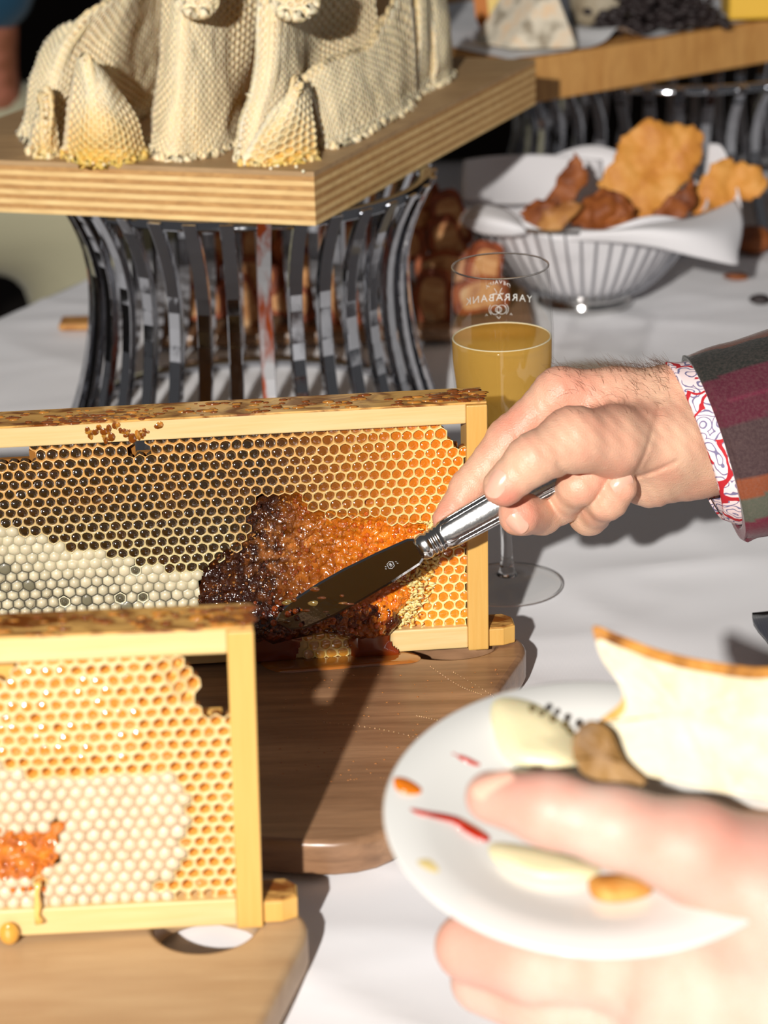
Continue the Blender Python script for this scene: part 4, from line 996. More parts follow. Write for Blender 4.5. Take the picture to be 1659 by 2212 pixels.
# ============================================================ BASKET, NAPKIN, CRISPBREAD
bc = at(1262, 652, 0)
def basket():
    root = thing('wire_bowl', 'round silver wire bowl lined with a white napkin, behind the glass', 'bowl', Matrix.Translation((bc.x, bc.y, 0)))
    def rb(u): return .037+(.0975-.037)*(u**.62), .010+.070*u
    mk('foot', *lathe([(.036, .0), (.038, .001), (.037, .005), (.034, .009), (.037, .012), (.033, .013), (.034, .0), (.036, .0)], 64), silver, root, world=False)
    v, f = lathe([(.0975+.0016*math.cos(a), .081+.0016*math.sin(a)) for a in np.linspace(0, 2*math.pi, 9)], 80); mk('rim', v, f, silver, root, world=False)
    v, f = lathe([(.0005, .013), (.036, .0125), (.037, .0135), (.0005, .0145)], 48); mk('base_plate', v, f, silver, root, world=False)
    N = 52; pts = []
    for k in range(11): r, z = rb(k/10); pts.append((r, 0, z))
    v, f = tube(pts, .00085, 6); first = mk('rib', v, f, chrome, root, world=False)
    for k in range(1, N): mk('rib', None, None, None, root, me=first.data, M=Matrix.Rotation(2*math.pi*k/N, 4, 'Z'))
    # napkin
    V, Fc, n, L = [], [], 96, 10
    for j in range(L+1):
        u = j/L
        for k in range(n):
            a = 2*math.pi*k/n; r, z = rb(max(.001, u*1.0)); up_ = .016*max(0, math.sin(a-.2))*u+.006*math.sin(a*5+1)*u*u
            w = .0012*math.sin(a*11+u*4)*u; V.append((bc.x+(r-.0032+w)*math.cos(a), bc.y+(r-.0032+w)*math.sin(a), z+.003+up_*(u > .6)))
    for j in range(L):
        for k in range(n): a, b = j*n+k, j*n+(k+1) % n; Fc.append((a, b, b+n, a+n))
    def flap(grid):
        G = [[atY(px, py, Y) for px, py, Y in c] for c in grid]; nu, nv = len(G), len(G[0]); rows = [smooth_poly([tuple(p) for p in c], 5, False) for c in G]
        cols_ = [smooth_poly([tuple(rows[i][j]) for i in range(nu)], 5, False) for j in range(len(rows[0]))]; v0 = len(V)
        for c in cols_:
            for p in c: V.append(tuple(p))
        m_ = len(cols_[0])
        for i in range(len(cols_)-1):
            for j in range(m_-1): a = v0+i*m_+j; Fc.append((a, a+1, a+m_+1, a+m_))
    Y0 = bc.y
    flap([[(1190, 520, Y0-.088), (1215, 500, Y0-.090), (1240, 492, Y0-.084)], [(1290, 522, Y0-.100), (1300, 500, Y0-.104), (1310, 496, Y0-.084)], [(1400, 532, Y0-.106), (1400, 495, Y0-.108), (1395, 480, Y0-.08)],
          [(1500, 555, Y0-.104), (1490, 500, Y0-.104), (1480, 472, Y0-.07)], [(1588, 572, Y0-.09), (1560, 500, Y0-.085), (1535, 455, Y0-.05)], [(1592, 560, Y0-.07), (1606, 480, Y0-.05), (1590, 430, Y0-.02)]])
    flap([[(992, 482, Y0-.03), (996, 466, Y0-.035), (1012, 446, Y0-.02)], [(1040, 505, Y0-.07), (1040, 470, Y0-.075), (1045, 440, Y0-.045)], [(1100, 510, Y0-.088), (1095, 480, Y0-.09), (1090, 450, Y0-.06)], [(1138, 505, Y0-.09), (1130, 490, Y0-.092), (1120, 470, Y0-.07)]])
    flap([[(1000, 430, Y0-.02), (1000, 385, Y0-.0), (1004, 345, Y0+.02)], [(1080, 440, Y0+.02), (1075, 380, Y0+.04), (1070, 336, Y0+.05)], [(1180, 440, Y0+.05), (1180, 385, Y0+.06), (1180, 334, Y0+.07)], [(1300, 440, Y0+.06), (1300, 385, Y0+.07), (1300, 345, Y0+.08)]])
    flap([[(1500, 460, Y0+.0), (1520, 380, Y0+.02), (1530, 310, Y0+.03)], [(1560, 480, Y0-.02), (1575, 400, Y0), (1560, 318, Y0+.02)], [(1596, 500, Y0-.04), (1600, 440, Y0-.02), (1590, 390, Y0)]])
    o = mk('napkin', V, Fc, napkin_m); md = o.modifiers.new('s', 'SOLIDIFY'); md.thickness = .0016; tag(o, 'white cloth napkin draped inside and over the wire bowl', 'napkin')
basket()
def sheet(name, outline, Y, mat, label, cat, dY=0., dZt=0., th=.003, wav=.006, grp=None, seed=0, sideM=None):
    pts = []
    for (a, b), (c_, d_) in zip(outline, outline[1:]+outline[:1]):
        n_ = max(2, int(math.hypot(c_-a, d_-b)/9)); pts += [Vector((a+(c_-a)*i_/n_, b+(d_-b)*i_/n_)) for i_ in range(n_)]
    pts = [Vector((p.x+11*mn.noise(Vector((p.x*.06, p.y*.06, seed)))+5*mn.noise(Vector((p.x*.3, p.y*.3, seed))), p.y+11*mn.noise(Vector((p.x*.06, p.y*.06, seed+5)))+5*mn.noise(Vector((p.x*.3, p.y*.3, seed+9))))) for p in pts]
    cx = sum(p.x for p in pts)/len(pts); cy = sum(p.y for p in pts)/len(pts)
    bm = bmesh.new(); vs = [bm.verts.new((p.x, p.y, 0)) for p in pts]; es = [bm.edges.new((vs[i], vs[(i+1) % len(vs)])) for i in range(len(vs))]
    bmesh.ops.triangle_fill(bm, edges=es, use_beauty=True)
    for _ in range(3):
        ee = [e for e in bm.edges if e.calc_length() > 14 and len(e.link_faces) > 1]
        if ee: bmesh.ops.subdivide_edges(bm, edges=ee, cuts=1); bmesh.ops.triangulate(bm, faces=bm.faces)
    for v in bm.verts:
        px, py = v.co.x, v.co.y; n = mn.noise(Vector((px*.018, py*.018, seed)))+.4*mn.noise(Vector((px*.05, py*.05, seed)))
        v.co = atY(px, py, Y+dY*(px-cx)/100+dZt*(cy-py)/100+wav*n)
    bmesh.ops.recalc_face_normals(bm, faces=bm.faces)
    me = bpy.data.meshes.new(name); bm.to_mesh(me); bm.free(); me.materials.append(mat)
    me.polygons.foreach_set('use_smooth', [True]*len(me.polygons)); o = bpy.data.objects.new(name, me); col.objects.link(o)
    md = o.modifiers.new('s', 'SOLIDIFY'); md.thickness = th; md.offset = 0
    if sideM: me.materials.append(sideM); md.material_offset_rim = 1
    return tag(o, label, cat, grp)
G = 'pieces of crispbread in the wire bowl'; y0 = bc.y
sheet('crispbread', [(1290, 400), (1322, 345), (1350, 288), (1400, 258), (1440, 268), (1500, 272), (1522, 300), (1515, 345), (1480, 395), (1450, 420), (1425, 470), (1380, 478), (1330, 452)], y0+.005, crisp_o, 'largest golden sheet of crispbread standing tallest in the bowl', 'crispbread', .004, .012, grp=G, seed=1)
sheet('crispbread', [(1490, 462), (1500, 400), (1560, 340), (1600, 352), (1642, 362), (1656, 398), (1640, 428), (1590, 432), (1545, 462)], y0-.01, crisp_o, 'golden crispbread sheet jutting furthest right over the bowl', 'crispbread', .006, .012, grp=G, seed=2)
sheet('crispbread', [(1395, 482), (1440, 430), (1495, 392), (1502, 430), (1482, 468), (1430, 486)], y0-.05, crisp_d, 'dark brown curled crispbread in front of the golden ones at right', 'crispbread', .003, .014, grp=G, seed=3)
sheet('crispbread', [(1150, 462), (1200, 402), (1226, 350), (1240, 328), (1262, 352), (1268, 385), (1240, 430), (1200, 462), (1165, 492)], y0-.02, crisp_d, 'narrow reddish-brown crispbread shard rising at the left of the bowl', 'crispbread', .0, .014, grp=G, seed=4)
sheet('crispbread', [(1150, 502), (1180, 452), (1232, 430), (1262, 445), (1225, 482), (1200, 502)], y0-.06, crisp_t, 'tan crispbread piece at the front left of the bowl', 'crispbread', .002, .014, grp=G, seed=5)
sheet('crispbread', [(1225, 480), (1250, 445), (1300, 405), (1352, 420), (1372, 455), (1340, 490), (1280, 497)], y0-.045, crisp_d, 'dark curled crispbread at the middle of the bowl below the tall sheet', 'crispbread', .0, .014, wav=.012, grp=G, seed=6)
sheet('crispbread', [(1118, 458), (1160, 432), (1205, 432), (1190, 472), (1160, 502)], y0-.045, crisp_d, 'small brown crispbread at the far left edge of the pile', 'crispbread', -.002, .014, grp=G, seed=7)
sheet('crispbread', [(1300, 492), (1345, 466), (1390, 476), (1385, 492), (1330, 500)], y0-.075, crisp_d, 'low orange-brown crispbread chip resting against the napkin front', 'crispbread', .0, .012, grp=G, seed=8)
def nub(name, px, py, rv, mat, label, cat, z=None, n=14, sd=0, rough=.25):
    p = at(px, py, 0); v, f = ball((p.x, p.y, rv[2]*.9), 1, n, n//2+2, rv)
    v = [(p.x+(a-p.x)*(1+rough*mn.noise(Vector((a*90, b*90, c*90+sd)))), p.y+(b-p.y)*(1+rough*mn.noise(Vector((a*80, b*80, c*80+sd+3)))), c) for a, b, c in v]
    return tag(mk(name, v, f, mat), label, cat)
nub('crispbread_crumb', 1593, 604, (.010, .006, .003), crisp_d, 'small brown crispbread crumb on the cloth right of the bowl', 'crumb', sd=1, rough=.6)
nub('raisin', 1642, 656, (.009, .006, .004), raisin, 'single dark dried grape on the cloth at the right edge', 'raisin', sd=2)
nub('bread_roll', 1625, 545, (.018, .016, .012), crisp_d, 'dark brown lump of bread on the cloth behind the napkin corner', 'bread', sd=3)
p = at(186, 706, 0); o = mk('crispbread', *box(p.x-.02, p.x+.03, p.y-.012, p.y+.012, .0005, .006), crisp_t, smooth=False); bevel(o, .002); tag(o, 'flat tan crispbread slice lying on the cloth left of the steel stand', 'crispbread')
# dark rye slices heaped on a tray between the stand and the glass
def slices():
    tray = at(960, 745, 0); tx, ty = tray.x-.006, 1.735
    o = mk('wooden_tray', *box(tx-.21, tx+.075, ty-.07, ty+.07, .0006, .010), walnut, smooth=False); bevel(o, .003)
    tag(o, 'dark wooden tray of toasted bread slices behind the steel stand', 'tray')
    k = 0; lab = ['left', 'middle', 'right']
    base = thing('toast_slice', 'toasted dark bread slice heaped on the tray behind the steel stand', 'bread', Matrix.Identity(4), 'toasted bread slices on the tray')
    pts = rounded([Vector((-.022, -.012)), Vector((.022, -.012)), Vector((.024, .010)), Vector((0, .017)), Vector((-.024, .010))], .007, 5)
    cr = mk('crust', *prism(pts, -.004, .004), rye_m, base, world=False, smooth=False)
    inn = [p*.72 for p in pts]; mk('crumb', *prism(inn, -.0044, .0044), crispm('toasted_crumb', srgb(150, 84, 40), srgb(206, 150, 96), srgb(232, 206, 164)), base, world=False, smooth=False)
    spots = []
    NM = ['bottom', 'second', 'third', 'fourth', 'top']; LB = []
    for r in range(5):
        for c in range(7-r//2): spots.append((tx-.180+c*.036+r*.005+random.uniform(-.004, .004), ty-.042+r*.013+random.uniform(-.004, .004), .026+r*.017)); LB.append('toasted dark bread slice, %s from the left in the %s row of the heap' % (['first', 'second', 'third', 'fourth', 'fifth', 'sixth', 'seventh'][c], NM[r]))
    for i, s in enumerate(spots):
        M = Matrix.Translation(s) @ Matrix.Rotation(random.uniform(-.5, .5), 4, 'Z') @ Matrix.Rotation(math.radians(random.uniform(60, 85)), 4, 'X') @ Matrix.Rotation(random.uniform(-.3, .3)+math.pi/2*(i % 2), 4, 'Z')
        if i == 0: base.matrix_world = M; base['label'] = LB[0]; continue
        o = base.copy(); col.objects.link(o); o.matrix_world = M; o['label'] = LB[i]
        for ch in list(base.children): c = ch.copy(); c.parent = o; col.objects.link(c)
slices()

# ============================================================ CHEESE BOARD
ZC = .142
c_l = at(1085, 236, ZC); c_r = at(1659, 135, ZC); dv = Vector((c_r.x-c_l.x, c_r.y-c_l.y)).normalized(); nv = Vector((-dv.y, dv.x))
L0 = Vector((c_l.x, c_l.y)); R0_ = Vector((c_r.x, c_r.y))+dv*.12
o = mk('cheese_board', *prism([L0, R0_, R0_+nv*.30, L0+nv*.30], ZC, ZC+.036), beech, smooth=False); bevel(o, .0015)
tag(o, 'thick golden wooden board carrying the cheeses, at upper right', 'board')
ZT = ZC+.036
def cz(px, py, z=ZT): return at(px, py, z)
def paper():
    V, Fc = [], []; n = 60; m_ = 8
    for i in range(n+1):
        a = i/n; b = L0+dv*(.012+a*.32)
        for j in range(m_+1):
            t = j/m_; w = .005*mn.noise(Vector((a*9, 0, 0)))+.004*mn.noise(Vector((a*22, 3, 0)))
            y = .004+w+t*.25; lift = .0012+.004*max(0, mn.noise(Vector((a*8, t*3, 1))))+(.012*math.exp(-((a-.36)/.05)**2)*math.exp(-t*5))
            p = b+nv*y; V.append((p.x, p.y, ZT+lift))
    for i in range(n):
        for j in range(m_): a = i*(m_+1)+j; Fc.append((a, a+1, a+m_+2, a+m_+1))
    o = mk('baking_paper', V, Fc, MT('white_paper', (.82, .82, .84), .7).m); tag(o, 'crinkled white paper sheet under the cheeses', 'paper')
paper()
def wedge(name, foot, apex, depth, mats, label, zb=ZT+.004):
    a, b = cz(foot[0][0], foot[0][1], zb), cz(foot[1][0], foot[1][1], zb); Y = (a.y+b.y)/2
    ap = atY(apex[0], apex[1], Y+.01); off = Vector((nv.x, nv.y, 0))*depth
    V = [a, b, ap, a+off, b+off, ap+off]; o = mk(name, V, [(0, 1, 2), (5, 4, 3), (0, 3, 4, 1), (1, 4, 5, 2), (2, 5, 3, 0)], mats, smooth=False); bevel(o, .003, 2)
    return tag(o, label, 'cheese')
wedge('cheese_wedge', ((1100, 108), (1252, 106)), (1195, -45), .05, rind, 'white mottled-rind cheese wedge at the front left of the cheese board')
def yc():
    root = thing('cut_cheese', 'cut yellow cheese with orange rind, leftmost on the cheese board', 'cheese', Matrix.Translation(cz(1110, 92)))
    P = [(1072, 98), (1046, 40), (1040, -20), (1060, -80), (1180, -80), (1190, 0), (1135, 92)]; Y = cz(1090, 96).y+.02
    f_ = [atY(a, b, Y) for a, b in P]; bk = [p+Vector((.004, .03, 0)) for p in f_]; n = len(P)
    mk('paste', f_+bk, [tuple(range(n)), tuple(range(n, 2*n))[::-1]]+[(i, i+n, (i+1) % n+n, (i+1) % n) for i in range(n)], cheese_y, root, smooth=False)
    V, Fc = [], []
    for i in range(3):
        p, q = f_[i], bk[i]; d = Vector((-.007, 0, 0)); V += [p+Vector((.004, -.0004, 0)), q+Vector((.004, 0, 0)), q+d, p+d]
    V += [f_[3]+Vector((.004, 0, 0)), bk[3], bk[3]+Vector((-.007, 0, 0)), f_[3]+Vector((-.007, 0, 0))]
    for i in range(3):
        for k in range(4): Fc.append((i*4+k, i*4+(k+1) % 4, i*4+4+(k+1) % 4, i*4+4+k))
    mk('orange_rind', V, Fc, cheese_o, root, smooth=False)
yc()
def gc():
    c = cz(1300, 62, ZT+.004); v, f = lathe([(.0005, 0), (.024, 0), (.028, .004), (.029, .02), (.026, .030), (.0005, .032)], 28, (c.x+.004, c.y+.03, ZT+.0045)); o = mk('round_cheese', v, f, grey_rind); tag(o, 'grey-rinded round cheese behind the white wedge', 'cheese')
gc()
parts = []
for _ in range(420):
    px = random.uniform(1352, 1580); t = (px-1352)/228; c = cz(px, 78-18*t, ZT+.004); y = random.uniform(0, .07); hmax = .035*math.sin(math.pi*min(1, max(.12, t*1.0)))+.004
    r = random.uniform(.0028, .005); parts.append(ball((c.x+nv.x*y, c.y+nv.y*y+.006, ZT+.004+random.uniform(0, hmax)), r, 7, 5, (r*1.3, r, r*.8)))
v, f = join(parts); o = mk('dried_muscatels', v, f, raisin); tag(o, 'heap of dark dried muscatel grapes on the cheese board', 'dried fruit', kind='stuff')
c = cz(1610, 45, ZT+.004); V, Fc = box(-.014, .05, -.01, .04, 0, .03); o = mk('yellow_cheese', [(a+c.x-.0, b+c.y+.01, z_+ZT+.0045) for a, b, z_ in V], Fc, MT('gold_cheese', srgb(236, 186, 60), .45).m, smooth=False); bevel(o, .003); tag(o, 'bright yellow block of cheese at the right end of the cheese board', 'cheese')
V = [atY(1150, 20, 2.0), atY(1168, -15, 2.0), atY(1180, -30, 2.0), atY(1176, 5, 2.0), atY(1158, 26, 2.0)]; V += [p+Vector((0, .0015, 0)) for p in V]
o = mk('herb_leaf', V, [(0, 1, 2, 3, 4), (9, 8, 7, 6, 5)]+[(i, i+5, (i+1) % 5+5, (i+1) % 5) for i in range(5)], leaf_m, smooth=False); tag(o, 'green leaf tucked between the yellow cheese and the white wedge', 'leaf')

o = mk('filler_box', *box(.02, .62, 2.27, 2.45, .001, .135), dark_wall, smooth=False); bevel(o, .003); tag(o, 'low dark filler box added behind the steel bars under the cheese board', 'filler_box')  # box added so the space behind the bars stays dark
# ============================================================ PERSON WITH THE KNIFE
def skin_cols(V, reds, base=srgb(226, 182, 153), red=srgb(220, 142, 120)):
    C = np.tile(np.array(base), (len(V), 1)); w = np.zeros(len(V))
    for (p, r) in reds: w = np.maximum(w, np.exp(-(np.linalg.norm(V-np.array(p), axis=1)/r)**2))
    return C*(1-w[:, None])+np.array(red)*w[:, None]
def nail(name, px, py, D, nrm, along, w, l, root, parent):
    me = parent.data; N_ = len(me.vertices); co = np.zeros(N_*3); me.vertices.foreach_get('co', co); co = co.reshape(-1, 3)+np.array(root.matrix_world.translation); nn = np.zeros(N_*3); me.vertices.foreach_get('normal', nn); nn = nn.reshape(-1, 3)
    q = co-np.array(CAM); Dp = q@np.array(fwd); X = 829.5+F*(q@np.array(right))/Dp; Y_ = 1106-F*(q@np.array(up))/Dp
    k = np.where((np.hypot(X-px, Y_-py) < 7))[0]; i = k[np.argmin(Dp[k])]; near = np.linalg.norm(co-co[i], axis=1) < w*.8
    nrm = Vector(nn[near].mean(0)).normalized(); c = Vector(co[i])-nrm*.0002; nrm = nrm.normalized(); along = (along-nrm*along.dot(nrm)).normalized(); sd = nrm.cross(along); V, Fc = [], []; n, m_ = 10, 8
    for i in range(n+1):
        for j in range(m_+1):
            u, v = i/n*2-1, j/m_*2-1; uu, vv = u*math.sqrt(1-v*v*.4), v*math.sqrt(1-u*u*.4)
            V.append(c+along*l*uu+sd*w*vv+nrm*(.0008-w*.45*vv*vv-.0012*uu*uu))
    for i in range(n):
        for j in range(m_): a = i*(m_+1)+j; Fc.append((a, a+1, a+m_+2, a+m_+1))
    V2 = [p-nrm*.0012 for p in V]; q = len(V)
    o = sub(name, V+V2, Fc+[tuple(i+q for i in f)[::-1] for f in Fc], nail_m, parent, root); return o
def knife_person():
    root = thing('person', 'person in striped velvet jacket and paisley cuff, hand gripping the butter knife', 'person', Matrix.Translation(atD(1500, 930, 1.14)))
    palm = [[pr(1207, 850, 1.125, 52), pr(1330, 858, 1.130, 60), pr(1460, 862, 1.135, 70), pr(1620, 850, 1.14, 80), pr(1900, 800, 1.15, 95)],
            [pr(1240, 880, 1.150, 48), pr(1470, 890, 1.150, 68)], [pr(1262, 930, 1.165, 46), pr(1480, 940, 1.155, 62)], [pr(1290, 985, 1.17, 42), pr(1490, 990, 1.15, 60)],
            [pr(1330, 952, 1.105, 74), pr(1440, 955, 1.12, 80), pr(1540, 950, 1.135, 90), pr(1700, 920, 1.14, 100), pr(1900, 860, 1.15, 105)],
            [pr(1405, 1022, 1.135, 74), pr(1480, 985, 1.14, 82), pr(1560, 960, 1.14, 90)]]
    index = [pr(1210, 846, 1.125, 50), pr(1100, 948, 1.128, 46), pr(1012, 1052, 1.126, 37), pr(962, 1122, 1.122, 29)]
    thumb = [pr(1320, 955, 1.095, 72), pr(1238, 950, 1.083, 70), pr(1150, 992, 1.074, 54), pr(1088, 1050, 1.076, 45)]
    mid_ = [pr(1240, 900, 1.155, 44), pr(1215, 1060, 1.150, 42), pr(1170, 1108, 1.128, 45), pr(1122, 1112, 1.104, 46)]
    ring_ = [pr(1262, 940, 1.165, 42), pr(1208, 1086, 1.130, 45), pr(1250, 1048, 1.106, 43), pr(1300, 1005, 1.105, 36)]
    pink = [pr(1290, 990, 1.17, 40), pr(1272, 1112, 1.140, 42), pr(1312, 1078, 1.112, 43), pr(1338, 1052, 1.106, 39)]
    grooves = [([(1375, 1030), (1415, 1018), (1460, 998)], 1.075, .0010), ([(1424, 880), (1410, 930), (1396, 975), (1375, 1020)], 1.065, .0007), ([(1205, 1000), (1218, 1018), (1235, 1030)], 1.05, .0008),
               ([(1100, 905), (1118, 945), (1126, 965)], 1.07, .0006), ([(1150, 870), (1165, 900), (1160, 925)], 1.07, .0005), ([(1430, 860), (1424, 900), (1420, 930)], 1.07, .0005), ([(1300, 1068), (1285, 1085)], 1.05, .0005)]
    allc = palm+[index, thumb, mid_, ring_, pink]; lo_, hi_ = bounds(allc, .004)
    hi_[0] = atD(1850, 850, 1.14).x
    def f(p):
        d = None
        for c in palm:
            q = chain(p, c, .006); d = q if d is None else smin(d, q, .014)
        a = smin(d, chain(p, index, .004), .006); b = smin(d, chain(p, thumb, .004), .010); t = smin(a, b, .0012)
        for c in (mid_, ring_, pink): t = smin(t, chain(p, c, .004), .0005)
        # creases and tendons
        nn = .00022*np.sin(p[:, 0]*900+p[:, 2]*500)*np.sin(p[:, 2]*300+p[:, 1]*210)
        q = p-np.array(CAM); Dp = q@np.array(fwd); px = 829.5+F*(q@np.array(right))/Dp; py = 1106-F*(q@np.array(up))/Dp
        for pts, Dd, w in grooves:
            g = np.full(len(p), 1e9)
            for (x0, y0_), (x1, y1) in zip(pts[:-1], pts[1:]):
                vx, vy = x1-x0, y1-y0_; tt = np.clip(((px-x0)*vx+(py-y0_)*vy)/(vx*vx+vy*vy), 0, 1); g = np.minimum(g, np.hypot(px-x0-tt*vx, py-y0_-tt*vy))
            nn = nn+w*np.exp(-(g/5.)**2)*(np.abs(t) < .004)
        return t+nn
    V, Q = nets(f, lo_, hi_, .0010)
    reds = [(atD(1122, 1120, 1.09), .012), (atD(960, 1110, 1.11), .014), (atD(1095, 1075, 1.07), .008), (atD(1100, 900, 1.11), .014), (atD(1350, 1075, 1.09), .010), (atD(1260, 1100, 1.09), .010), (atD(1250, 830, 1.1), .02), (atD(1180, 1075, 1.09), .010)]
    arm = mk('arm', V, Q, skin, root, cols=skin_cols(V, reds))
    bm = bmesh.new(); bm.from_mesh(arm.data)
    bmesh.ops.smooth_vert(bm, verts=bm.verts, factor=.5, use_axis_x=True, use_axis_y=True, use_axis_z=True); bm.to_mesh(arm.data); bm.free()
    view = -fwd
    me = arm.data; nr = np.zeros(len(V)*3); me.vertices.foreach_get('normal', nr); nr = nr.reshape(-1, 3)
    nail('fingernail', 1063, 1046, 1.0716, view*.85-right*.55+up*.05, Vector(right*-.55-up*.75), .0052, .0068, root, arm)
    nail('fingernail', 1352, 1044, 1.0985, view*.8+right*.45+up*.3, Vector(right*.6+up*.6), .0048, .0056, root, arm)
    nail('fingernail', 1116, 1140, 1.0965, view*.6-up*.75-right*.05, Vector(-right*.5+up*.3+view*.4), .0046, .0056, root, arm)
    # hair on the back of the hand and wrist
    parts = []; Vn = np.array(V); q = Vn-np.array(CAM); Dp = q@np.array(fwd); px = 829.5+F*(q@np.array(right))/Dp; py = 1106-F*(q@np.array(up))/Dp
    me = arm.data; me.calc_loop_triangles(); nr = np.zeros(len(V)*3); me.vertices.foreach_get('normal', nr); nr = nr.reshape(-1, 3)
    sel = np.where((px > 1180) & (px < 1450) & (py < 905) & (nr@np.array(-fwd) > -.25))[0]
    wgt = np.exp(-(py[sel]-785)/38)*(.15+(px[sel]-1180)/270); wgt /= wgt.sum()
    for i in rng.choice(sel, 430, p=wgt):
        p = Vector(V[i]); n = Vector(nr[i]); ln = random.uniform(.004, .009); dr = (-right*random.uniform(.3, 1.)+up*random.uniform(-.2, .8)+n*.5+view*random.uniform(-.2, .3)).normalized(); dr2 = (dr+n*random.uniform(-.7, .1)-up*.5*random.random()).normalized()
        parts.append(tube([p, p+dr*ln*.4, p+dr*ln*.6+dr2*ln*.4], [.00006, .00005, .00002], 3, False))
    v, f2 = join(parts); sub('arm_hair', v, f2, MT('dark_hair', srgb(98, 68, 48), .5).m, arm, root, kind='stuff')
    # sleeves : rings across the arm
    def rings(spec, n=160):
        V, Fc, ang = [], [], []
        for (cx, cy, D, ax_, ay_, dp, rr) in spec:
            c = atD(cx, cy, D); A = (right*ax_-up*ay_)*(D/F); B = fwd*dp
            for k in range(n):
                a = 2*math.pi*k/n; V.append(c+A*math.cos(a)*rr+B*math.sin(a)*rr+right*(.012*math.sin(a) if False else 0)); ang.append(a)
        m_ = len(spec)
        for i in range(m_-1):
            for k in range(n): a, b = i*n+k, i*n+(k+1) % n; Fc.append((a, b, b+n, a+n))
        return V, Fc, ang
    # cos=-1 -> top edge, cos=+1 -> bottom edge ; sin<0 -> towards the camera
    js = [(1543, 968, 1.135, 60, 186, .036, .93), (1541, 967, 1.135, 64, 198, .040, 1.0), (1552, 966, 1.135, 64, 202, .043, 1.0), (1600, 952, 1.136, 52, 207, .044, 1.0), (1660, 938, 1.138, 40, 212, .045, 1.0), (1760, 910, 1.14, 30, 222, .047, 1.0), (1900, 868, 1.15, 24, 236, .05, 1.0), (2100, 800, 1.17, 20, 252, .054, 1.0)]
    spec = []
    for a, b in zip(js[:-1], js[1:]):
        for k in range(6): spec.append(tuple(x+(y-x)*k/6 for x, y in zip(a, b)))
    V, Fc, ang = rings(spec); n = 160; C = []
    stops = [(-1.0, srgb(26, 28, 24)), (-.62, srgb(78, 14, 36)), (-.12, srgb(62, 42, 44)), (.30, srgb(62, 42, 44)), (.42, srgb(132, 66, 34)), (.62, srgb(82, 84, 70)), (.84, srgb(104, 20, 44))]
    for i in range(len(V)):
        row = i//n; c = math.cos(ang[i]); s = c+.02+.0026*row*(1 if True else 0)
        cc = srgb(96, 48, 28) if s < -.965 + .0045*row and row > 8 else stops[0][1]
        if not (s < -.965+.0045*row and row > 8):
            for p, q in stops:
                if s >= p: cc = q
        if abs(s+.35) < .012 and row > 3: cc = tuple(x*1.6 for x in cc)
        C.append(cc); dq = .0016*mn.noise(Vector((ang[i]*2.2, row*.14, 0)))
        V[i] = V[i]+(V[i]-atD(1560, 960, 1.136)).normalized()*dq
    t = MT('striped_velvet', rough=.9); t.color(t.mix(t.ramp(t.noise(700, 2), [(.35, (0, 0, 0)), (.75, (.14,)*3)]), t.attr(), (.25, .17, .15))); t.set('Sheen Weight', .12); t.set('Sheen Roughness', .4); t.bump(t.noise(900, 2), .4, .0006)
    o = mk('jacket_sleeve', V, Fc, t.m, root, cols=C); md = o.modifiers.new('s', 'SOLIDIFY'); md.thickness = .0022; md.offset = -1
    md.use_rim = True
    t = MT('paisley_cotton', rough=.8); nz = t.n('TexNoise', Scale=60.); t.l(t.co.outputs['Object'], nz.inputs['Vector'])
    va = t.n('VectorMath', operation='MULTIPLY_ADD'); t.l(nz.outputs['Color'], va.inputs[0]); va.inputs[1].default_value = (.018, .018, .018); t.l(t.co.outputs['Object'], va.inputs[2])
    v1 = t.n('TexVoronoi', Scale=95.); t.l(va.outputs[0], v1.inputs['Vector']); w1 = t.n('Math', operation='MULTIPLY'); w1.inputs[1].default_value = 26; t.l(v1.outputs['Distance'], w1.inputs[0]); w2 = t.n('Math', operation='SINE'); t.l(w1.outputs[0], w2.inputs[0])
    c = t.mix(t.ramp(w2.outputs[0], [(.62, (0, 0, 0)), (.72, (1, 1, 1))]), srgb(246, 222, 222), srgb(122, 116, 150))
    v2 = t.n('TexVoronoi', Scale=48.); t.l(va.outputs[0], v2.inputs['Vector']); w3 = t.n('Math', operation='MULTIPLY'); w3.inputs[1].default_value = 13; t.l(v2.outputs['Distance'], w3.inputs[0]); w4 = t.n('Math', operation='SINE'); t.l(w3.outputs[0], w4.inputs[0])
    c = t.mix(t.ramp(w4.outputs[0], [(.78, (0, 0, 0)), (.86, (1, 1, 1))]), c, srgb(188, 30, 40)); t.color(c)
    js = [(1497, 952, 1.135, 60, 165, .034, 1.0), (1499, 952, 1.135, 62, 170, .0355, 1.0), (1530, 958, 1.135, 62, 176, .037, 1.0), (1580, 955, 1.135, 60, 180, .038, 1.0), (1640, 945, 1.135, 56, 182, .038, 1.)]
    spec = []
    for a, b in zip(js[:-1], js[1:]):
        for k in range(4): spec.append(tuple(x+(y-x)*k/4 for x, y in zip(a, b)))
    V, Fc, ang = rings(spec, 96)
    o = mk('shirt_cuff', V, Fc, t.m, root); md = o.modifiers.new('s', 'SOLIDIFY'); md.thickness = .0012; md.offset = -1
knife_person()

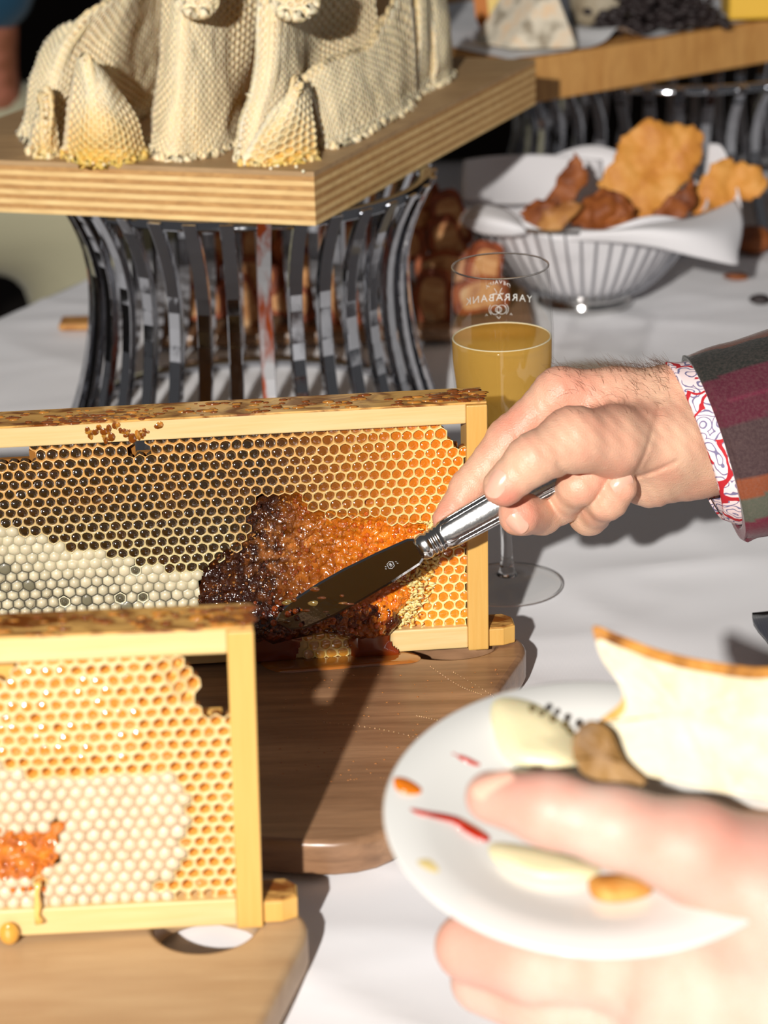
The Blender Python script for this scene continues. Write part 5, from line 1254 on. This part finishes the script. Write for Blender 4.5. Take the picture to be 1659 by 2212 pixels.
# ============================================================ PERSON WITH THE PLATE (foreground)
PC = atD(1290, 1745, .80); PR = .0740
def plate():
    tilt = Matrix.Rotation(math.radians(10.5), 4, 'X'); M = Matrix.Translation(PC) @ tilt
    root = thing('side_plate', 'white side plate smeared with relish, held in the foreground hand', 'plate', M)
    mk('dish', *lathe([(.0005, -.006), (.040, -.006), (.048, -.0048), (.058, -.0015), (PR-.001, .0005), (PR, .0), (PR-.001, -.0022), (.058, -.0052), (.047, -.009), (.032, -.0095), (.031, -.0115), (.029, -.0115), (.028, -.009), (.0005, -.009)], 96), china, root, world=False)
    I = M.inverted()
    def smear(name, pts, mat, h, lab):
        P = smooth_poly(pts, 5); n = len(P); V = []
        def loc(px, py, hh):
            a = I @ CAM; d = I.to_3x3() @ ray(px, py); t = (hh-a.z)/d.z; return a+d*t
        c = sum((Vector((p[0], p[1])) for p in P), Vector((0, 0)))/n; Fc = []
        def zz(px, py):
            q = loc(px, py, -.002); r = math.hypot(q.x, q.y); return -.0056 if r < .045 else -.0056+(r-.045)*.23
        for fac, hz in ((1, 0), (.8, .8), (.4, 1)):
            for p in P: q = c+(Vector((p[0], p[1]))-c)*fac; V.append(loc(q.x, q.y, zz(q.x, q.y)+.0003+h*hz))
        V.append(loc(c.x, c.y, zz(c.x, c.y)+h+.0003))
        for L in range(2):
            for i in range(n): a, b = L*n+i, L*n+(i+1) % n; Fc.append((a, b, b+n, a+n))
        for i in range(n): Fc.append((2*n+i, 2*n+(i+1) % n, 3*n))
        o = mk(name, V, Fc, mat, world=False); 
        for v_ in o.data.vertices: v_.co = M @ v_.co
        recalc(o); return tag(o, lab, 'food')
    smear('relish_smear', [(852, 1680), (880, 1682), (912, 1702), (908, 1716), (880, 1716), (855, 1704)], oil, .0012, 'orange relish blob on the left rim of the white plate')
    smear('relish_smear', [(885, 1745), (930, 1750), (985, 1762), (1020, 1778), (1056, 1806), (1048, 1818), (1010, 1800), (970, 1772), (900, 1758)], jam, .0014, 'red relish streak running towards the thumb on the white plate')
    smear('relish_smear', [(970, 1624), (1000, 1630), (1040, 1650), (1030, 1656), (990, 1640)], jam, .0008, 'thin red relish line above the thumb on the white plate')
    smear('oil_smear', [(900, 1858), (950, 1850), (1000, 1872), (985, 1892), (930, 1885)], MT('olive_oil', srgb(226, 204, 140), .2, Coat_Weight=1.).m, .0005, 'yellowish oil smear at the lower left of the plate')
    smear('cheese_piece', [(1075, 1508), (1160, 1520), (1235, 1575), (1248, 1650), (1180, 1660), (1090, 1640), (1060, 1560)], butter, .004, 'pale slab of soft cheese on the plate beyond the thumb')
    smear('cheese_piece', [(1065, 1820), (1180, 1835), (1290, 1870), (1270, 1900), (1160, 1900), (1070, 1862)], butter, .003, 'pale yellow cheese slice below the thumb on the plate')
    smear('bread_end', [(1275, 1895), (1340, 1888), (1410, 1900), (1400, 1935), (1330, 1950), (1280, 1938)], crust_m, .005, 'small golden crust end at the lower rim of the plate')
    for k, (px, py, r) in enumerate(((1150, 1530, 9), (1170, 1540, 8), (1195, 1552, 9), (1222, 1565, 10), (1232, 1578, 9), (1244, 1590, 9))):
        p = atD(px, py, .818); q = p; v, f = ball(tuple(q), .001, 8, 6, (r*.8/F, r*.8/F, r*.8/F)); v = [tuple(q+(Vector(a)-q)*1.0) for a in v]
        o = mk('herb_flake', v, f, olive); tag(o, 'dark herb flake, %s from the left along the far edge of the soft cheese' % ['first', 'second', 'third', 'fourth', 'fifth', 'sixth'][k], 'herb', 'herb flakes on the soft cheese')
plate()
def bread(name, outl, D, th, label, lean=0., inner=None, outer=None):
    root = thing(name, label, 'bread', Matrix.Translation(atD(sum(p[0] for p in outl)/len(outl), sum(p[1] for p in outl)/len(outl), D)))
    P = smooth_poly(outl, 5); n = len(P); c = sum((Vector((p[0], p[1])) for p in P), Vector((0, 0)))/n
    def pt(q, dd): return atD(q.x, q.y, D+dd+lean*(c.y-q.y)/100)+Vector((0, 0, 0))
    ring0 = [pt(Vector((p[0], p[1])), 0) for p in P]; ring1 = [pt(Vector((p[0], p[1])), th) for p in P]
    V = ring0+ring1; Fc = [(i, (i+1) % n, (i+1) % n+n, i+n) for i in range(n)]
    for s in (0, 1):   # rounded crust lip
        b = len(V); V += [pt(c+(Vector((p[0], p[1]))-c)*.97, th*1.02 if s else -th*.02) for p in P]; Fc += [(i+s*n, (i+1) % n+s*n, (i+1) % n+b, i+b) for i in range(n)]
    for s in (0, 1):
        V.append(pt(c, th if s else 0)); Fc += [(2*n+s*n+i, 2*n+s*n+(i+1) % n, len(V)-1) for i in range(n)]
    o = mk('crust', V, Fc, outer or crust_m, root); recalc(o)
    V, Fc = [], []
    for s in (0, 1):
        b = len(V)
        for fac in (.955, .8, .55, .3):
            for p in P: q = c+(Vector((p[0], p[1]))-c)*fac+Vector((0, 22*fac*(q_ if (q_ := (1 if p[1] < c.y else .3)) else 1))); dd = .0012*mn.noise(Vector((q.x*.03, q.y*.03, s))); V.append(pt(q, (th+.0003+dd) if s else -.0014+dd))
        V.append(pt(c, th+.001 if s else -.0014))
        for L in range(3):
            for i in range(n): a, e = b+L*n+i, b+L*n+(i+1) % n; Fc.append((a, e, e+n, a+n))
        for i in range(n): Fc.append((b+3*n+i, b+3*n+(i+1) % n, b+4*n))
    o = mk('crumb', V, Fc, inner or crumb_m, root); recalc(o)
bread('bread_slice', [(1282, 1352), (1340, 1372), (1420, 1402), (1510, 1424), (1620, 1440), (1760, 1455), (1850, 1600), (1800, 1760), (1659, 1728), (1560, 1712), (1460, 1690), (1370, 1668), (1300, 1640), (1262, 1600), (1290, 1560), (1345, 1510), (1330, 1450), (1295, 1400)], .80, .014, 'large slice of white bread with golden crust leaning on the held plate', lean=.006)
shaded_crust_m = crispm('shaded_crust', srgb(92, 62, 24), srgb(136, 98, 46), srgb(160, 120, 62))  # crust browns darkened as the shadow under the large slice
bread('crust_shadow', [(1246, 1580), (1278, 1556), (1318, 1578), (1348, 1640), (1396, 1690), (1330, 1708), (1262, 1672), (1236, 1622)], .782, .010, 'dark brown lump standing in for crust and shadow between the large slice and the thumb', lean=.002, inner=shaded_crust_m, outer=shaded_crust_m)
def plate_person():
    root = thing('person', 'person holding the white plate, thumb over its rim, only the bare hand in view', 'person', Matrix.Translation(atD(1700, 2050, .80)))
    th_ = [pr(1062, 1722, .772, 58), pr(1190, 1750, .764, 76), pr(1330, 1788, .760, 84), pr(1500, 1838, .765, 106), pr(1680, 1930, .775, 150)]
    palm = [[pr(1680, 1960, .775, 170), pr(1800, 2100, .79, 220), pr(2050, 2290, .79, 190), pr(2380, 2440, .78, 190)], [pr(1560, 2050, .80, 150), pr(1750, 2150, .80, 190)], [pr(1500, 2180, .80, 150), pr(1700, 2300, .80, 190)]]
    fing = [[pr(1016, 2045, .842, 78), pr(1160, 2080, .828, 88), pr(1340, 2090, .812, 92), pr(1560, 2050, .80, 130)],
            [pr(1046, 2118, .850, 74), pr(1180, 2160, .838, 88), pr(1360, 2190, .822, 95), pr(1560, 2150, .805, 130)],
            [pr(1180, 2215, .850, 62), pr(1300, 2250, .838, 78), pr(1430, 2270, .822, 90), pr(1600, 2240, .81, 130)],
            [pr(1320, 2320, .845, 58), pr(1440, 2350, .832, 70), pr(1640, 2320, .81, 110)]]
    lo_, hi_ = bounds([th_]+palm+fing, .006); hi_[0] = min(hi_[0], atD(2500, 2000, .8).x)
    def f(p):
        d = None
        for c in palm: q = chain(p, c, .01); d = q if d is None else smin(d, q, .02)
        t = smin(d, chain(p, th_, .006), .014)
        for c in fing: t = smin(t, smin(d, chain(p, c, .005), .01), .0014)
        return t
    V, Q = nets(f, lo_, hi_, .0022)
    arm = mk('arm', V, Q, skin, root, cols=skin_cols(V, [(atD(1080, 1700, .76), .02), (atD(1050, 2070, .83), .02), (atD(1600, 1850, .75), .03)], srgb(206, 176, 160), srgb(206, 152, 136)))
    nail('fingernail', 1062, 1688, .7655, -fwd*.5+up*.75-right*.1, Vector(-right+up*-.1), .0055, .0075, root, arm)
plate_person()
# dark cloth just in the right edge of the picture
c = at(1668, 1440, 0); V, Fc = [], []
for i in range(13):
    for j in range(13): x, y = i/12, j/12; V.append((c.x+x*.14+.002*math.sin(j), c.y-.06+y*.12+.25*x*.1, .004+.010*math.sin(math.pi*x)*math.sin(math.pi*y)+.004*mn.noise(Vector((x*5, y*5, 0)))*math.sin(math.pi*x)*math.sin(math.pi*y)))
Fc = [(i*13+j, i*13+13+j, i*13+14+j, i*13+j+1) for i in range(12) for j in range(12)]
o = mk('cloth_napkin', V, Fc, navy); md = o.modifiers.new('s', 'SOLIDIFY'); md.thickness = .003; tag(o, 'dark navy cloth lying on the table at the right edge', 'napkin')

# ============================================================ PERSON BEHIND THE TABLE
def far_person():
    X0, Y0 = -.605, 2.34
    root = thing('person', 'person in blue shirt and khaki trousers standing in the dark behind the table', 'person', Matrix.Translation((X0, Y0, -.75)))
    a = lambda x, y, z, r: ((X0+x, Y0+y, z), r)
    def b(f, chs, h, nm, mat, par=root, pad=.02, cols=None, k=.05):
        lo_, hi_ = bounds(chs, pad)
        def g(p):
            d = None
            for c in chs: q = chain(p, c, .03); d = q if d is None else smin(d, q, k)
            return d
        V, Q = nets(g, lo_, hi_, h); return mk(nm, V, Q, mat, par, cols=[cols]*len(V) if cols is not None else None)
    skn = srgb(140, 86, 60)
    b(None, [[a(0, 0, .62, .055), a(0, 0, .72, .05)], [a(0, -.01, .80, .085), a(0, -.02, .86, .08)], [a(.0, 0, .5, .10), a(0, 0, .2, .12)], [a(-.19, 0, .55, .05), a(-.25, .0, .30, .04), a(-.23, -.12, .12, .032), a(-.22, -.2, .08, .026)],
             [a(.19, 0, .55, .05), a(.225, .02, .3, .042), a(.212, -.02, .045, .034), a(.190, -.04, -.06, .028), a(.17, -.06, -.14, .03)]], .012, 'body', skin, cols=skn)
    b(None, [[a(0, -.08, .80, .012), a(0, -.1, .81, .012)]], .006, 'nose', skin, cols=skn, pad=.01)
    b(None, [[a(0, .02, .86, .092), a(0, .03, .80, .08)]], .012, 'hair', MT('brown_hair', srgb(40, 26, 18), .6).m)
    b(None, [[a(-.14, 0, .55, .07), a(.14, 0, .55, .07)], [a(0, 0, .5, .14), a(0, 0, .1, .15)], [a(.17, 0, .55, .07), a(.235, .0, .30, .065), a(.225, -.01, .175, .05)], [a(-.17, 0, .55, .07), a(-.24, .0, .30, .065)]], .014, 'shirt', blue_sh)
    b(None, [[a(-.08, 0, .06, .12), a(.08, 0, .06, .12)], [a(.13, 0, .0, .11), a(.325, .02, -.05, .09), a(.325, .05, -.70, .085)], [a(-.12, 0, .0, .11), a(-.13, 0, -.70, .085)]], .016, 'trousers', khaki)
    for sx in (-1, 1):
        v, f = ball((X0+(.33 if sx > 0 else -.14), Y0-.02, -.715), 1, 16, 10, (.05, .13, .04)); mk('shoe', v, f, dark_wall, root)
far_person()
